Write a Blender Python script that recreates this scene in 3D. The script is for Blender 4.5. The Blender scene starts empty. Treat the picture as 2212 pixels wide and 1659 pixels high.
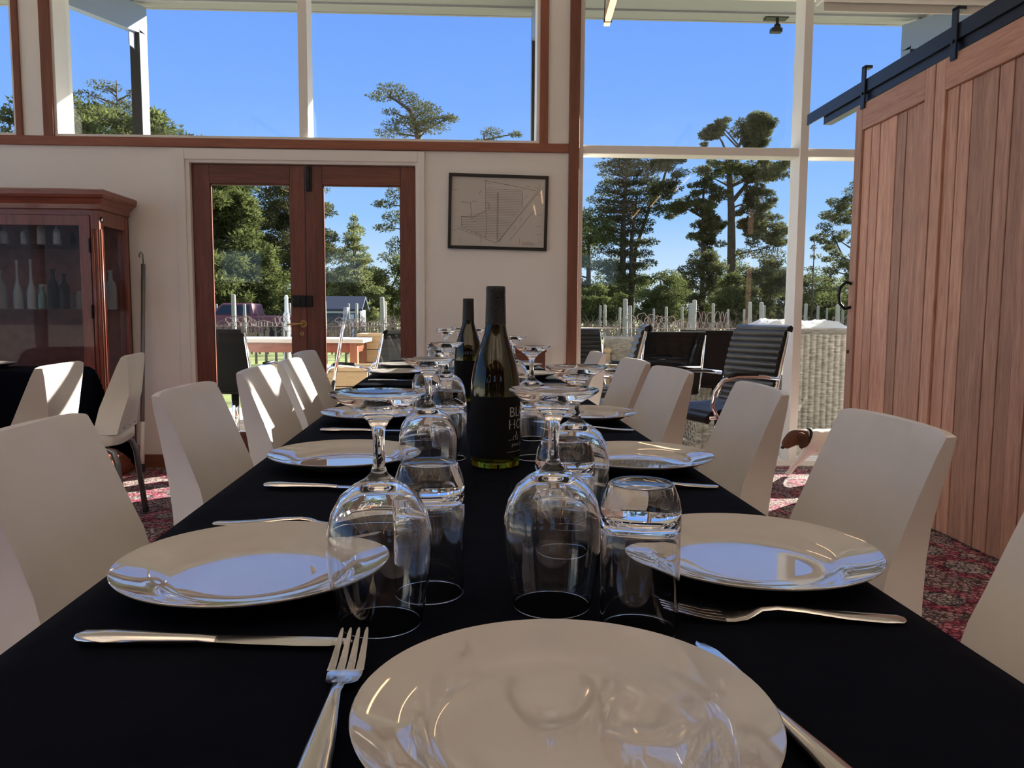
import bpy, bmesh, math, random
import numpy as np
from mathutils import Vector, Matrix, noise as mnoise
S = bpy.context.scene
C = S.collection
# ------------------------------------------------------------------ camera, sky, sun, exposure
YAW, PITCH, ROLL, FPX = math.radians(2.5), math.radians(-5.13), 0.006, 1660.0
cam_d = bpy.data.cameras.new('camera'); cam = bpy.data.objects.new('camera', cam_d); C.objects.link(cam)
cam_d.sensor_fit = 'HORIZONTAL'; cam_d.sensor_width = 36.0; cam_d.lens = FPX / 2212 * 36.0; cam_d.clip_start = 0.02; cam_d.clip_end = 5000
fw = Vector((math.sin(YAW) * math.cos(PITCH), math.cos(YAW) * math.cos(PITCH), math.sin(PITCH)))
r0 = Vector((math.cos(YAW), -math.sin(YAW), 0)); u0 = r0.cross(fw)
rt = r0 * math.cos(ROLL) + u0 * math.sin(ROLL); up = rt.cross(fw)
mw = Matrix((rt, up, -fw)).transposed().to_4x4(); mw.translation = (0, 0, 0.995)
cam.matrix_world = mw
S.camera = cam
SUN_DIR = Vector((1.19, 1.0, 0.62)).normalized()          # towards the sun
W = bpy.data.worlds.new('sky'); S.world = W; W.use_nodes = True
wn = W.node_tree; wn.nodes.clear()
wo = wn.nodes.new('ShaderNodeOutputWorld'); wb = wn.nodes.new('ShaderNodeBackground'); sk = wn.nodes.new('ShaderNodeTexSky')
wn.nodes.remove(sk)
tcw = wn.nodes.new('ShaderNodeTexCoord'); sep = wn.nodes.new('ShaderNodeSeparateXYZ'); rw_ = wn.nodes.new('ShaderNodeValToRGB')
wn.links.new(tcw.outputs['Generated'], sep.inputs[0]); wn.links.new(sep.outputs['Z'], rw_.inputs[0])
e_ = rw_.color_ramp.elements                                # clear winter sky by elevation
for p_, c_ in [(0.0,(.80,.88,1.0)),(.05,(.62,.80,1.0)),(.12,(.34,.60,1.0)),(.22,(.225,.46,1.0)),(.36,(.165,.37,.98)),(1.0,(.07,.19,.62))]:
    k_ = e_.new(p_); k_.color = (*c_, 1)
e_.remove(e_[0]); e_.remove(e_[-1])
wb.inputs['Strength'].default_value = 1.0
wn.links.new(rw_.outputs[0], wb.inputs[0]); wn.links.new(wb.outputs[0], wo.inputs[0])
sl = bpy.data.lights.new('sun', 'SUN'); sun = bpy.data.objects.new('sun', sl); C.objects.link(sun)
sl.energy = 24.0; sl.angle = math.radians(0.53); sl.color = (1.0, 0.93, 0.82)
sun.rotation_euler = SUN_DIR.to_track_quat('Z', 'Y').to_euler(); sun.location = (20, 20, 20)
S.view_settings.view_transform = 'Standard'; S.view_settings.look = 'None'
S.view_settings.exposure = 0.12; S.view_settings.gamma = 1.0; S.view_settings.use_curve_mapping = False
S.cycles.max_bounces = 12; S.cycles.transmission_bounces = 12; S.cycles.transparent_max_bounces = 24
S.cycles.diffuse_bounces = 4; S.cycles.glossy_bounces = 6
S.cycles.use_adaptive_sampling = True; S.cycles.adaptive_threshold = 0.03; S.cycles.sample_clamp_indirect = 6.0; S.cycles.use_denoising = True

# ------------------------------------------------------------------ mesh helpers
class MB:
    def __init__(s): s.v = []; s.f = []
    def add(s, vs, fs):
        o = len(s.v); s.v += [tuple(p) for p in vs]; s.f += [tuple(i + o for i in f) for f in fs]; return s
    def box(s, x0, x1, y0, y1, z0, z1):
        return s.add([(x0,y0,z0),(x1,y0,z0),(x1,y1,z0),(x0,y1,z0),(x0,y0,z1),(x1,y0,z1),(x1,y1,z1),(x0,y1,z1)],
                     [(0,3,2,1),(4,5,6,7),(0,1,5,4),(1,2,6,5),(2,3,7,6),(3,0,4,7)])
    def hexa(s, p): return s.add(p, [(0,3,2,1),(4,5,6,7),(0,1,5,4),(1,2,6,5),(2,3,7,6),(3,0,4,7)])
    def rings(s, rs, cap0=True, cap1=True, closed=True):
        n = len(rs[0]); o = len(s.v)
        for r in rs: s.v += [tuple(p) for p in r]
        for i in range(len(rs) - 1):
            for j in range(n if closed else n - 1):
                a = o + i*n + j; b = o + i*n + (j+1) % n
                s.f.append((a, b, b + n, a + n))
        if cap0: s.f.append(tuple(o + j for j in reversed(range(n))))
        if cap1: s.f.append(tuple(o + (len(rs)-1)*n + j for j in range(n)))
        return s
    def tube(s, pts, r, seg=10):
        pts = [Vector(p) for p in pts]; n = len(pts); rr = r if isinstance(r, (list, tuple)) else [r]*n
        rs = []; ref = None
        for i, p in enumerate(pts):
            t = (pts[min(i+1, n-1)] - pts[max(i-1, 0)])
            t = t.normalized() if t.length > 1e-9 else Vector((0,0,1))
            if ref is None: ref = Vector((0,0,1)) if abs(t.z) < .9 else Vector((1,0,0))
            a = (ref - t*ref.dot(t))
            a = a.normalized() if a.length > 1e-6 else t.orthogonal().normalized()
            b = t.cross(a); ref = a
            rs.append([p + (a*math.cos(2*math.pi*k/seg) + b*math.sin(2*math.pi*k/seg))*rr[i] for k in range(seg)])
        return s.rings(rs)
    def lathe(s, prof, seg=48, c=(0,0,0)):
        o = len(s.v); idx = []
        for r, z in prof:
            if r < 1e-6: idx.append([len(s.v)]); s.v.append((c[0], c[1], c[2]+z))
            else:
                idx.append(list(range(len(s.v), len(s.v)+seg)))
                s.v += [(c[0]+r*math.cos(2*math.pi*k/seg), c[1]+r*math.sin(2*math.pi*k/seg), c[2]+z) for k in range(seg)]
        for a, b in zip(idx, idx[1:]):
            for k in range(seg):
                k2 = (k+1) % seg
                if len(a) == 1 and len(b) == 1: continue
                if len(a) == 1: s.f.append((a[0], b[k2], b[k]))
                elif len(b) == 1: s.f.append((a[k], a[k2], b[0]))
                else: s.f.append((a[k], a[k2], b[k2], b[k]))
        return s
    def ribbon(s, pts, w, n, d=.0012):
        # flat strip of width w along pts, lying in the plane with normal n, thickness d
        pts = [Vector(p) for p in pts]; n = Vector(n)
        for a, b in zip(pts, pts[1:]):
            t = b - a
            if t.length < 1e-7: continue
            q = t.normalized().cross(n) * (w/2); e = t.normalized()*(w*.3)
            a2, b2 = a - e, b + e
            s.hexa([a2-q, b2-q, b2+q, a2+q, a2-q+n*d, b2-q+n*d, b2+q+n*d, a2+q+n*d])
        return s
    def sphere(s, c, r, seg=12, rings=8, sc=(1,1,1)):
        pr = [(max(0, r*math.sin(math.pi*i/rings)), -r*math.cos(math.pi*i/rings)) for i in range(rings+1)]
        m = MB().lathe(pr, seg); return s.add([(c[0]+x*sc[0], c[1]+y*sc[1], c[2]+z*sc[2]) for x, y, z in m.v], m.f)

def mesh_from(m, name, fix=True):
    me = bpy.data.meshes.new(name)
    me.from_pydata(m.v, [], m.f); me.update()
    if fix:
        b = bmesh.new(); b.from_mesh(me); bmesh.ops.recalc_face_normals(b, faces=b.faces); b.to_mesh(me); b.free()
    return me
def obj(name, m, mat, parent=None, smooth=False, bevel=0, sharp=None, fix=True):
    me = m if isinstance(m, bpy.types.Mesh) else mesh_from(m, name, fix)
    if mat is not None and not me.materials: me.materials.append(mat)
    if smooth:
        for p in me.polygons: p.use_smooth = True
        if sharp: me.set_sharp_from_angle(angle=math.radians(sharp))
    o = bpy.data.objects.new(name, me); C.objects.link(o)
    if parent is not None: o.parent = parent
    if bevel:
        bm_ = o.modifiers.new('bevel', 'BEVEL'); bm_.width = bevel; bm_.segments = 2; bm_.limit_method = 'ANGLE'
        bm_.harden_normals = False
    return o
def tag(o, label=None, cat=None, group=None, kind=None):
    if label: o['label'] = label
    if cat: o['category'] = cat
    if group: o['group'] = group
    if kind: o['kind'] = kind
    return o
def thing(name, label, cat, loc=(0,0,0), rz=0, group=None, kind=None):
    o = bpy.data.objects.new(name, None); C.objects.link(o); o.empty_display_size = .05
    o.location = loc; o.rotation_euler = (0, 0, rz)
    return tag(o, label, cat, group, kind)
def copy_tree(o, parent=None):
    c = o.copy(); C.objects.link(c); c.parent = parent
    for ch in [x for x in bpy.data.objects if x.parent == o]: copy_tree(ch, c)
    return c
def place(proto, loc, rz, label, group=None, first=[]):
    if proto.name in first: o = copy_tree(proto)
    else: first.append(proto.name); o = proto
    o.location = loc; o.rotation_euler = (0, 0, rz); tag(o, label, None, group); return o

# ------------------------------------------------------------------ materials
def newmat(name):
    m = bpy.data.materials.new(name); m.use_nodes = True; nt = m.node_tree
    return m, nt, nt.nodes['Principled BSDF'], nt.nodes['Material Output']
def N(nt, t, **kw):
    n = nt.nodes.new(t)
    for k, v in kw.items():
        if k in n.inputs: n.inputs[k].default_value = v
        else: setattr(n, k, v)
    return n
def ramp(nt, stops, interp='LINEAR'):
    r = nt.nodes.new('ShaderNodeValToRGB'); e = r.color_ramp.elements; r.color_ramp.interpolation = interp
    while len(e) < len(stops): e.new(0.5)
    for i, (p, c) in enumerate(stops): e[i].position = p; e[i].color = (*c, 1)
    return r
def pm(name, col, rough=.5, metal=0, var=0, scale=20, bump=0, bscale=200, spec=.5, stretch=None, trans=0, ior=1.45, coat=0, sheen=0):
    m, nt, p, out = newmat(name)
    p.inputs['Base Color'].default_value = (*col, 1); p.inputs['Roughness'].default_value = rough; p.inputs['Metallic'].default_value = metal
    p.inputs['Specular IOR Level'].default_value = spec; p.inputs['IOR'].default_value = ior
    p.inputs['Transmission Weight'].default_value = trans; p.inputs['Coat Weight'].default_value = coat; p.inputs['Sheen Weight'].default_value = sheen
    tc = N(nt, 'ShaderNodeTexCoord'); mp = N(nt, 'ShaderNodeMapping'); nt.links.new(tc.outputs['Object'], mp.inputs[0])
    if stretch: mp.inputs['Scale'].default_value = stretch
    if var:
        n = N(nt, 'ShaderNodeTexNoise', Scale=scale, Detail=5.0); nt.links.new(mp.outputs[0], n.inputs['Vector'])
        r = ramp(nt, [(.3, tuple(c*(1-var) for c in col)), (.7, tuple(min(1, c*(1+var)) for c in col))])
        nt.links.new(n.outputs['Fac'], r.inputs[0]); nt.links.new(r.outputs[0], p.inputs['Base Color'])
    if bump:
        n2 = N(nt, 'ShaderNodeTexNoise', Scale=bscale, Detail=3.0); nt.links.new(mp.outputs[0], n2.inputs['Vector'])
        b = N(nt, 'ShaderNodeBump', Strength=bump, Distance=.01); nt.links.new(n2.outputs['Fac'], b.inputs['Height']); nt.links.new(b.outputs[0], p.inputs['Normal'])
    return m
def wood(name, c1, c2, rough=.5, axis='z', ring=14, per_obj=.25, coat=0):
    m, nt, p, out = newmat(name)
    tc = N(nt, 'ShaderNodeTexCoord'); mp = N(nt, 'ShaderNodeMapping'); oi = N(nt, 'ShaderNodeObjectInfo')
    nt.links.new(tc.outputs['Object'], mp.inputs[0])
    sc = {'z': (ring, ring, ring*.07), 'x': (ring*.07, ring, ring), 'y': (ring, ring*.07, ring)}[axis]
    mp.inputs['Scale'].default_value = sc
    add = N(nt, 'ShaderNodeVectorMath', operation='ADD'); nt.links.new(mp.outputs[0], add.inputs[0])
    mul = N(nt, 'ShaderNodeMath', operation='MULTIPLY'); mul.inputs[1].default_value = 37.0; nt.links.new(oi.outputs['Random'], mul.inputs[0]); nt.links.new(mul.outputs[0], add.inputs[1])
    n = N(nt, 'ShaderNodeTexNoise', Scale=1.6, Detail=6.0, Roughness=.6, Distortion=1.2); nt.links.new(add.outputs[0], n.inputs['Vector'])
    n2 = N(nt, 'ShaderNodeTexNoise', Scale=9.0, Detail=3.0); nt.links.new(add.outputs[0], n2.inputs['Vector'])
    mx = N(nt, 'ShaderNodeMath', operation='MULTIPLY_ADD'); mx.inputs[1].default_value = .35; nt.links.new(n2.outputs['Fac'], mx.inputs[0]); 
    sc2 = N(nt, 'ShaderNodeMath', operation='MULTIPLY'); sc2.inputs[1].default_value = .65; nt.links.new(n.outputs['Fac'], sc2.inputs[0]); nt.links.new(sc2.outputs[0], mx.inputs[2])
    r = ramp(nt, [(.33, c2), (.5, tuple((a+b)/2 for a, b in zip(c1, c2))), (.66, c1)]); nt.links.new(mx.outputs[0], r.inputs[0])
    hs = N(nt, 'ShaderNodeHueSaturation'); nt.links.new(r.outputs[0], hs.inputs['Color'])
    mr = N(nt, 'ShaderNodeMapRange'); mr.inputs['To Min'].default_value = 1-per_obj; mr.inputs['To Max'].default_value = 1+per_obj
    nt.links.new(oi.outputs['Random'], mr.inputs['Value']); nt.links.new(mr.outputs[0], hs.inputs['Value'])
    nt.links.new(hs.outputs[0], p.inputs['Base Color']); p.inputs['Roughness'].default_value = rough; p.inputs['Coat Weight'].default_value = coat
    b = N(nt, 'ShaderNodeBump', Strength=.15, Distance=.004); nt.links.new(mx.outputs[0], b.inputs['Height']); nt.links.new(b.outputs[0], p.inputs['Normal'])
    return m
def pane_mat(name, tint=(.97,.985,.98), k=1.0):
    m, nt, p, out = newmat(name); nt.nodes.remove(p)
    t = N(nt, 'ShaderNodeBsdfTransparent'); t.inputs[0].default_value = (*tint, 1)
    g = N(nt, 'ShaderNodeBsdfGlossy', Roughness=0.0); mix = N(nt, 'ShaderNodeMixShader')
    ge = N(nt, 'ShaderNodeNewGeometry'); d = N(nt, 'ShaderNodeVectorMath', operation='DOT_PRODUCT')
    nt.links.new(ge.outputs['Normal'], d.inputs[0]); nt.links.new(ge.outputs['Incoming'], d.inputs[1])
    a = N(nt, 'ShaderNodeMath', operation='ABSOLUTE'); nt.links.new(d.outputs['Value'], a.inputs[0])
    i = N(nt, 'ShaderNodeMath', operation='SUBTRACT'); i.inputs[0].default_value = 1; nt.links.new(a.outputs[0], i.inputs[1])
    pw = N(nt, 'ShaderNodeMath', operation='POWER'); pw.inputs[1].default_value = 5; nt.links.new(i.outputs[0], pw.inputs[0])
    ma = N(nt, 'ShaderNodeMath', operation='MULTIPLY_ADD', use_clamp=True); ma.inputs[1].default_value = .9*k; ma.inputs[2].default_value = .035*k; nt.links.new(pw.outputs[0], ma.inputs[0])
    nt.links.new(ma.outputs[0], mix.inputs[0]); nt.links.new(t.outputs[0], mix.inputs[1]); nt.links.new(g.outputs[0], mix.inputs[2]); nt.links.new(mix.outputs[0], out.inputs[0])
    return m
MT = {}
MT['wall'] = pm('wall_paint', (.92,.895,.865), .6, bump=.05, bscale=300)
MT['white'] = pm('white_paint', (.88,.85,.815), .45, bump=.02)
MT['ceil'] = pm('ceiling_paint', (.80,.76,.70), .7)
MT['soffit'] = pm('soffit_board', (.245,.25,.262), .6)
MT['cedarx'] = wood('cedar_x', (.29,.105,.062), (.18,.058,.034), .5, 'x')
MT['cedarz'] = wood('cedar_z', (.29,.105,.062), (.18,.058,.034), .5, 'z')
MT['cedary'] = wood('cedar_y', (.29,.105,.062), (.18,.058,.034), .5, 'y')
MT['doorz'] = wood('door_timber_z', (.21,.068,.043), (.10,.028,.018), .4, 'z', 20, .12)
MT['doorx'] = wood('door_timber_x', (.21,.068,.043), (.10,.028,.018), .4, 'x', 20, .12)
MT['barn'] = wood('barn_timber', (.64,.37,.28), (.35,.175,.128), .55, 'z', 22, .28)
MT['barny'] = wood('barn_timber_y', (.60,.33,.245), (.38,.185,.14), .55, 'y', 22, .15)
MT['cab'] = wood('cabinet_timber', (.27,.075,.04), (.13,.033,.02), .35, 'z', 16, .1, coat=.3)
MT['cabx'] = wood('cabinet_timber_x', (.27,.075,.04), (.13,.033,.02), .35, 'x', 16, .1, coat=.3)
MT['cabdark'] = pm('cabinet_inside', (.20,.085,.065), .6, var=.2)
MT['pane'] = pane_mat('window_glass', k=.7)
MT['pane2'] = pane_mat('cabinet_glass', (.90,.90,.92), k=.3)
MT['picglass'] = pane_mat('picture_glass', (.98,.98,.98), k=.8)
MT['glass'] = pm('clear_glass', (1,1,1), 0, trans=1, ior=1.5)
MT['oldglass'] = pm('old_bottle_glass', (.80,.86,.85), .08, trans=.72, ior=1.35)
MT['aquaglass'] = pm('aqua_bottle_glass', (.50,.74,.68), .08, trans=.72, ior=1.35)
MT['amberglass'] = pm('amber_bottle_glass', (.30,.12,.03), .03, trans=1, ior=1.3)
MT['bottle'] = pm('olive_bottle_glass', (.17,.175,.015), .01, trans=1, ior=1.5)
MT['cap'] = pm('black_foil', (.004,.004,.0045), .45, bump=.2, bscale=250)
MT['label'] = pm('black_label_paper', (.0025,.0025,.003), .7, spec=.15)
MT['print'] = pm('silver_print', (.32,.32,.32), .5)
MT['plate'] = pm('glazed_china', (.39,.37,.36), .02, spec=.7, coat=1.0)
MT['chair'] = pm('cream_plastic', (.70,.665,.63), .35, bump=.04, bscale=600, var=.04, scale=6)
MT['leg'] = pm('grey_steel', (.20,.20,.21), .4, metal=.6)
MT['steel'] = pm('stainless_steel', (.75,.74,.72), .16, metal=1)
MT['chrome'] = pm('chrome', (.85,.85,.86), .06, metal=1)
MT['cloth'] = pm('black_cloth', (.0012,.0018,.0045), .8, bump=.3, bscale=14, spec=.06, stretch=(1,1,1))
MT['leather'] = pm('black_leather', (.006,.006,.007), .38, bump=.1, bscale=150)
MT['mesh'] = pm('black_mesh', (.004,.004,.004), .85, bump=.2, bscale=800, spec=.1)
MT['black'] = pm('black_metal', (.012,.012,.014), .4, metal=.3)
MT['railblack'] = pm('blackened_steel', (.03,.036,.05), .35, metal=.7)
MT['brass'] = pm('aged_brass', (.45,.30,.13), .3, metal=1)
MT['frame'] = pm('black_frame', (.01,.01,.01), .4)
MT['paper'] = pm('map_paper', (.74,.71,.67), .8)
MT['ink'] = pm('map_ink', (.045,.042,.04), .8)
MT['etch'] = pm('frosted_etching', (.85,.78,.78), .7)
MT['steelgrey'] = pm('painted_steel_grey', (.21,.26,.36), .45)
MT['concrete'] = pm('concrete', (.42,.40,.37), .8, var=.15, scale=3, bump=.1, bscale=60)
MT['deck'] = wood('deck_timber', (.62,.56,.47), (.42,.37,.30), .8, 'x', 20, .2)
MT['palew'] = wood('pale_timber', (.60,.45,.27), (.42,.29,.16), .7, 'x', 14, .15)
MT['greyw'] = wood('weathered_timber', (.40,.38,.35), (.25,.23,.21), .85, 'z', 14, .2)
MT['tabletop'] = wood('grey_table_timber', (.55,.52,.50), (.40,.37,.35), .6, 'x', 14, .15)
MT['darkwall'] = wood('dimmed_rear_boards', (.16,.085,.055), (.09,.045,.03), .6, 'z', 12, .1)  # rear wall colour darkened to dim what bottles and glass reflect
MT['gravel'] = pm('bounce_gravel', (.62,.57,.50), .9, var=.15, scale=8)
MT['grass'] = pm('grass', (.16,.19,.055), .9, var=.5, scale=1.5)
MT['vine'] = pm('bare_vine', (.20,.15,.12), .9, var=.3)
MT['bark'] = pm('bark', (.075,.058,.045), .95, var=.35, scale=3)
MT['plastic'] = pm('clear_plastic_sheet', (.85,.84,.84), .25, trans=.45, ior=1.1)
MT['white2'] = pm('white_shell', (.85,.85,.83), .4)
MT['shedroof'] = pm('blue_roof', (.045,.06,.10), .6)
MT['shedwall'] = pm('shed_wall', (.09,.10,.12), .8)
MT['maroon'] = pm('maroon_paint', (.16,.05,.075), .5)
MT['darkglass'] = pm('dark_car_glass', (.02,.025,.03), .05)
MT['rubber'] = pm('rubber', (.02,.02,.02), .8)
MT['hill'] = pm('haze_blue_hills', (.16,.22,.42), 1.0)  # blue of aerial haze put into the hill colour
MT['blind'] = pm('blind_fabric', (.70,.66,.60), .8)
def leafmat(name, c):
    m, nt, p, out = newmat(name); nt.nodes.remove(p)
    tc = N(nt, 'ShaderNodeTexCoord'); n = N(nt, 'ShaderNodeTexNoise', Scale=1.3, Detail=4.0); nt.links.new(tc.outputs['Object'], n.inputs['Vector'])
    r = ramp(nt, [(.3, tuple(x*.45 for x in c)), (.55, c), (.75, tuple(x*1.7 for x in c))]); nt.links.new(n.outputs['Fac'], r.inputs[0])
    d = N(nt, 'ShaderNodeBsdfDiffuse'); t = N(nt, 'ShaderNodeBsdfTranslucent'); mx = N(nt, 'ShaderNodeMixShader'); mx.inputs[0].default_value = .35
    nt.links.new(r.outputs[0], d.inputs[0]); nt.links.new(r.outputs[0], t.inputs[0]); nt.links.new(d.outputs[0], mx.inputs[1]); nt.links.new(t.outputs[0], mx.inputs[2]); nt.links.new(mx.outputs[0], out.inputs[0])
    return m
LEAF = [leafmat('cypress_foliage', (.115,.135,.05)), leafmat('pine_foliage', (.10,.108,.048)), leafmat('spruce_foliage', (.19,.21,.09))]
def emit(name, col, s):
    m, nt, p, out = newmat(name); p.inputs['Base Color'].default_value = (*col, 1); p.inputs['Emission Color'].default_value = (*col, 1); p.inputs['Emission Strength'].default_value = s; return m
MT['lamp'] = emit('lamp_diffuser', (1.0,.58,.28), 2.2)
# persian rug: outlined cells, medallion bands and fine flecks
def rug_mat():
    m, nt, p, out = newmat('persian_rug'); L = nt.links.new
    tc = N(nt, 'ShaderNodeTexCoord'); geo = tc.outputs['Object']
    v1 = N(nt, 'ShaderNodeTexVoronoi', Scale=3.2, Randomness=.35); L(geo, v1.inputs['Vector'])
    v2 = N(nt, 'ShaderNodeTexVoronoi', Scale=30.0, Randomness=.9); 
    nz = N(nt, 'ShaderNodeTexNoise', Scale=9.0, Detail=3.0); L(geo, nz.inputs['Vector'])
    ad = N(nt, 'ShaderNodeVectorMath', operation='MULTIPLY_ADD'); ad.inputs[1].default_value = (.09,.09,.09); L(nz.outputs['Color'], ad.inputs[0]); L(geo, ad.inputs[2]); L(ad.outputs[0], v2.inputs['Vector'])
    v3 = N(nt, 'ShaderNodeTexVoronoi', Scale=46.0, feature='DISTANCE_TO_EDGE'); L(ad.outputs[0], v3.inputs['Vector'])
    v4 = N(nt, 'ShaderNodeTexVoronoi', Scale=150.0); L(ad.outputs[0], v4.inputs['Vector'])
    pal = ramp(nt, [(0,(0.065,0.058,0.072)),(.25,(0.435,0.319,0.304)),(.45,(0.145,0.123,0.138)),(.6,(0.522,0.420,0.377)),(.78,(0.290,0.072,0.109)),(.9,(0.246,0.275,0.261))], 'CONSTANT')
    L(v2.outputs['Color'], pal.inputs[0])
    # medallions: rings by distance in the big cells
    med = ramp(nt, [(0,(0.435,0.304,0.304)),(.22,(0.087,0.072,0.087)),(.26,(0.392,0.362,0.348)),(.50,(0.072,0.065,0.072)),(.55,(0.464,0.080,0.145)),(.80,(0.087,0.072,0.087)),(.84,(0.348,0.246,0.239))], 'CONSTANT')
    sc = N(nt, 'ShaderNodeMath', operation='MULTIPLY'); sc.inputs[1].default_value = 1.7; L(v1.outputs['Distance'], sc.inputs[0]); L(sc.outputs[0], med.inputs[0])
    mx = N(nt, 'ShaderNodeMixRGB'); mx.inputs[0].default_value = .55; L(pal.outputs[0], mx.inputs[1]); L(med.outputs[0], mx.inputs[2])
    edge = ramp(nt, [(0,(.05,.05,.05)),(.10,(.08,.08,.08)),(.16,(1,1,1))]); L(v3.outputs['Distance'], edge.inputs[0])
    mu = N(nt, 'ShaderNodeMixRGB', blend_type='MULTIPLY'); mu.inputs[0].default_value = .8; L(mx.outputs[0], mu.inputs[1]); L(edge.outputs[0], mu.inputs[2])
    fl = ramp(nt, [(.0,(.45,.45,.45)),(.5,(1.15,1.1,1.1)),(1,(1.7,1.6,1.6))]); L(v4.outputs['Distance'], fl.inputs[0])
    mu2 = N(nt, 'ShaderNodeMixRGB', blend_type='MULTIPLY'); mu2.inputs[0].default_value = .8; L(mu.outputs[0], mu2.inputs[1]); L(fl.outputs[0], mu2.inputs[2])
    L(mu2.outputs[0], p.inputs['Base Color']); p.inputs['Roughness'].default_value = .95; p.inputs['Specular IOR Level'].default_value = .1
    return m
MT['rug'] = rug_mat()
def weave_mat():
    m, nt, p, out = newmat('grey_wicker'); tc = N(nt, 'ShaderNodeTexCoord'); n = N(nt, 'ShaderNodeTexNoise', Scale=14.0, Detail=4.0); mp = N(nt, 'ShaderNodeMapping'); mp.inputs['Scale'].default_value = (1,1,6)
    nt.links.new(tc.outputs['Object'], mp.inputs[0]); nt.links.new(mp.outputs[0], n.inputs['Vector'])
    r = ramp(nt, [(.3,(.16,.145,.125)),(.7,(.42,.39,.34))]); nt.links.new(n.outputs['Fac'], r.inputs[0]); nt.links.new(r.outputs[0], p.inputs['Base Color']); p.inputs['Roughness'].default_value = .6
    return m
MT['wicker'] = weave_mat()
# ================================================================== the room
def struct(name, m, mat, label, parent=None, bevel=0):
    o = obj(name, m, mat, parent, bevel=bevel); tag(o, label, None, None, 'structure'); o['category'] = name.split('_')[0]; return o
struct('floor', MB().box(-5.0, 3.9, -3.2, 5.2, -.12, 0), MT['concrete'], 'bare concrete floor slab under the patterned rug')
rug = obj('persian_rug', MB().box(-4.4, 3.6, -2.6, 4.93, 0.0005, .009), MT['rug']); tag(rug, 'red and cream patterned persian rug covering the floor', 'rug')
wb_ = MB()
wb_.box(-5, -1.838, 5, 5.2, 0, 2.03).box(-1.838, -.387, 5, 5.2, 1.955, 2.03).box(-.387, .572, 5, 5.2, 0, 2.03)
wb_.box(-5, -4.6, 5, 5.2, 2.03, 3.3).box(-2.814, -2.688, 5.0, 5.2, 2.03, 3.3).box(.437, .572, 5.0, 5.2, 2.03, 3.3)
wb_.box(-4.6, -2.814, 5, 5.2, 3.1, 3.3).box(-2.688, .437, 5, 5.2, 3.1, 3.3).box(.636, 3.42, 5, 5.2, 3.1, 3.3).box(3.42, 3.9, 5, 5.2, 0, 3.3)
struct('wall_back', wb_, MT['wall'], 'cream painted wall around the french doors')
# remaining walls; side glazing and third rear opening are added for daylight
wl = MB().box(-5.2, -5, -3.2, 5.2, 0, .06).box(-5.2, -5, -3.2, 5.2, 3.0, 3.3).box(-5.2, -5, -3.2, -3.0, .06, 3.0).box(-5.2, -5, 4.5, 5.2, .06, 3.0)
struct('wall_left', wl, MT['wall'], 'cream painted side wall with a wide opening added for daylight, left of the room')
wr = MB().box(3.9, 4.1, -3.2, 5.2, 0, 3.3)
struct('wall_right', wr, MT['wall'], 'cream painted side wall beyond the barn doors')
RWIN = [(-4.4, -3.65), (-2.7, -1.95), (-.75, 0.0), (1.68, 2.43)]  # third opening is added to bring in light
rw = MB().box(-5, 3.9, -3.4, -3.2, 0, 1.5).box(-5, 3.9, -3.4, -3.2, 2.08, 3.3); px_ = -5
for a, b in RWIN + [(3.9, 3.9)]: rw.box(px_, a, -3.4, -3.2, 1.5, 2.08); px_ = b
struct('wall_rear', rw, MT['darkwall'], 'unseen rear wall, toned dark to dim reflections, with four high windows')
struct('ceiling', MB().box(-5.2, 4.1, -3.4, 5.2, 3.3, 3.4), MT['ceil'], 'pale painted ceiling above the tables')
def window(name, label, x0, x1, z0, z1, yg, fr=.018, y0=5.0, y1=5.2, mull=(), trans=(), mw_=.055, mat='white'):
    w = thing(name, label, 'window', kind='structure')
    obj('window_frame', MB().box(x0, x0+fr, y0+.002, y1, z0, z1).box(x1-fr, x1, y0+.002, y1, z0, z1).box(x0+fr, x1-fr, y0+.002, y1, z0, z0+fr).box(x0+fr, x1-fr, y0+.002, y1, z1-fr, z1), MT[mat], w)
    for m0, m1 in mull: obj('mullion', MB().box(m0, m1, yg-.125, yg+.03, z0+fr, z1-fr), MT[mat], w, bevel=.003)
    xs = [x0+fr] + [v for m_ in mull for v in m_] + [x1-fr]; zs = [z0+fr] + [v for m_ in trans for v in m_] + [z1-fr]
    for i in range(0, len(xs), 2):
        for t0, t1 in trans: obj('transom', MB().box(xs[i], xs[i+1], yg-.11, yg+.02, t0, t1), MT[mat], w, bevel=.003)
        for j in range(0, len(zs), 2):
            pn = obj('pane', MB().box(xs[i], xs[i+1], yg, yg+.006, zs[j], zs[j+1]), MT['pane'], w)
    return w
window('window_1', 'high window left of the white wall panel, only its edge in view', -4.6, -2.853, 2.082, 3.1, 5.146)
window('window_2', 'long high window above the french doors, split by a white mullion', -2.626, .383, 2.082, 3.1, 5.146, mull=[(-1.133, -1.076)])
win3 = window('window_3', 'tall floor-length window with white mullion and transom beside the timber post', .636, 3.42, .0, 3.1, 5.125, fr=.03, mull=[(2.075, 2.13)], trans=[(2.03, 2.083)])
for i, (a, b) in enumerate(RWIN):
    w = thing('window_%d' % (i+4), 'high window in the rear wall, %s from its left end' % ['first','second','third','fourth'][i], 'window', kind='structure')
    obj('window_frame', MB().box(a, a+.03, -3.4, -3.2, 1.5, 2.08).box(b-.03, b, -3.4, -3.2, 1.5, 2.08).box(a+.03, b-.03, -3.4, -3.2, 1.5, 1.53).box(a+.03, b-.03, -3.4, -3.2, 2.05, 2.08), MT['white'], w)
    obj('pane', MB().box(a+.03, b-.03, -3.3, -3.294, 1.53, 2.05), MT['pane'], w)
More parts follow.
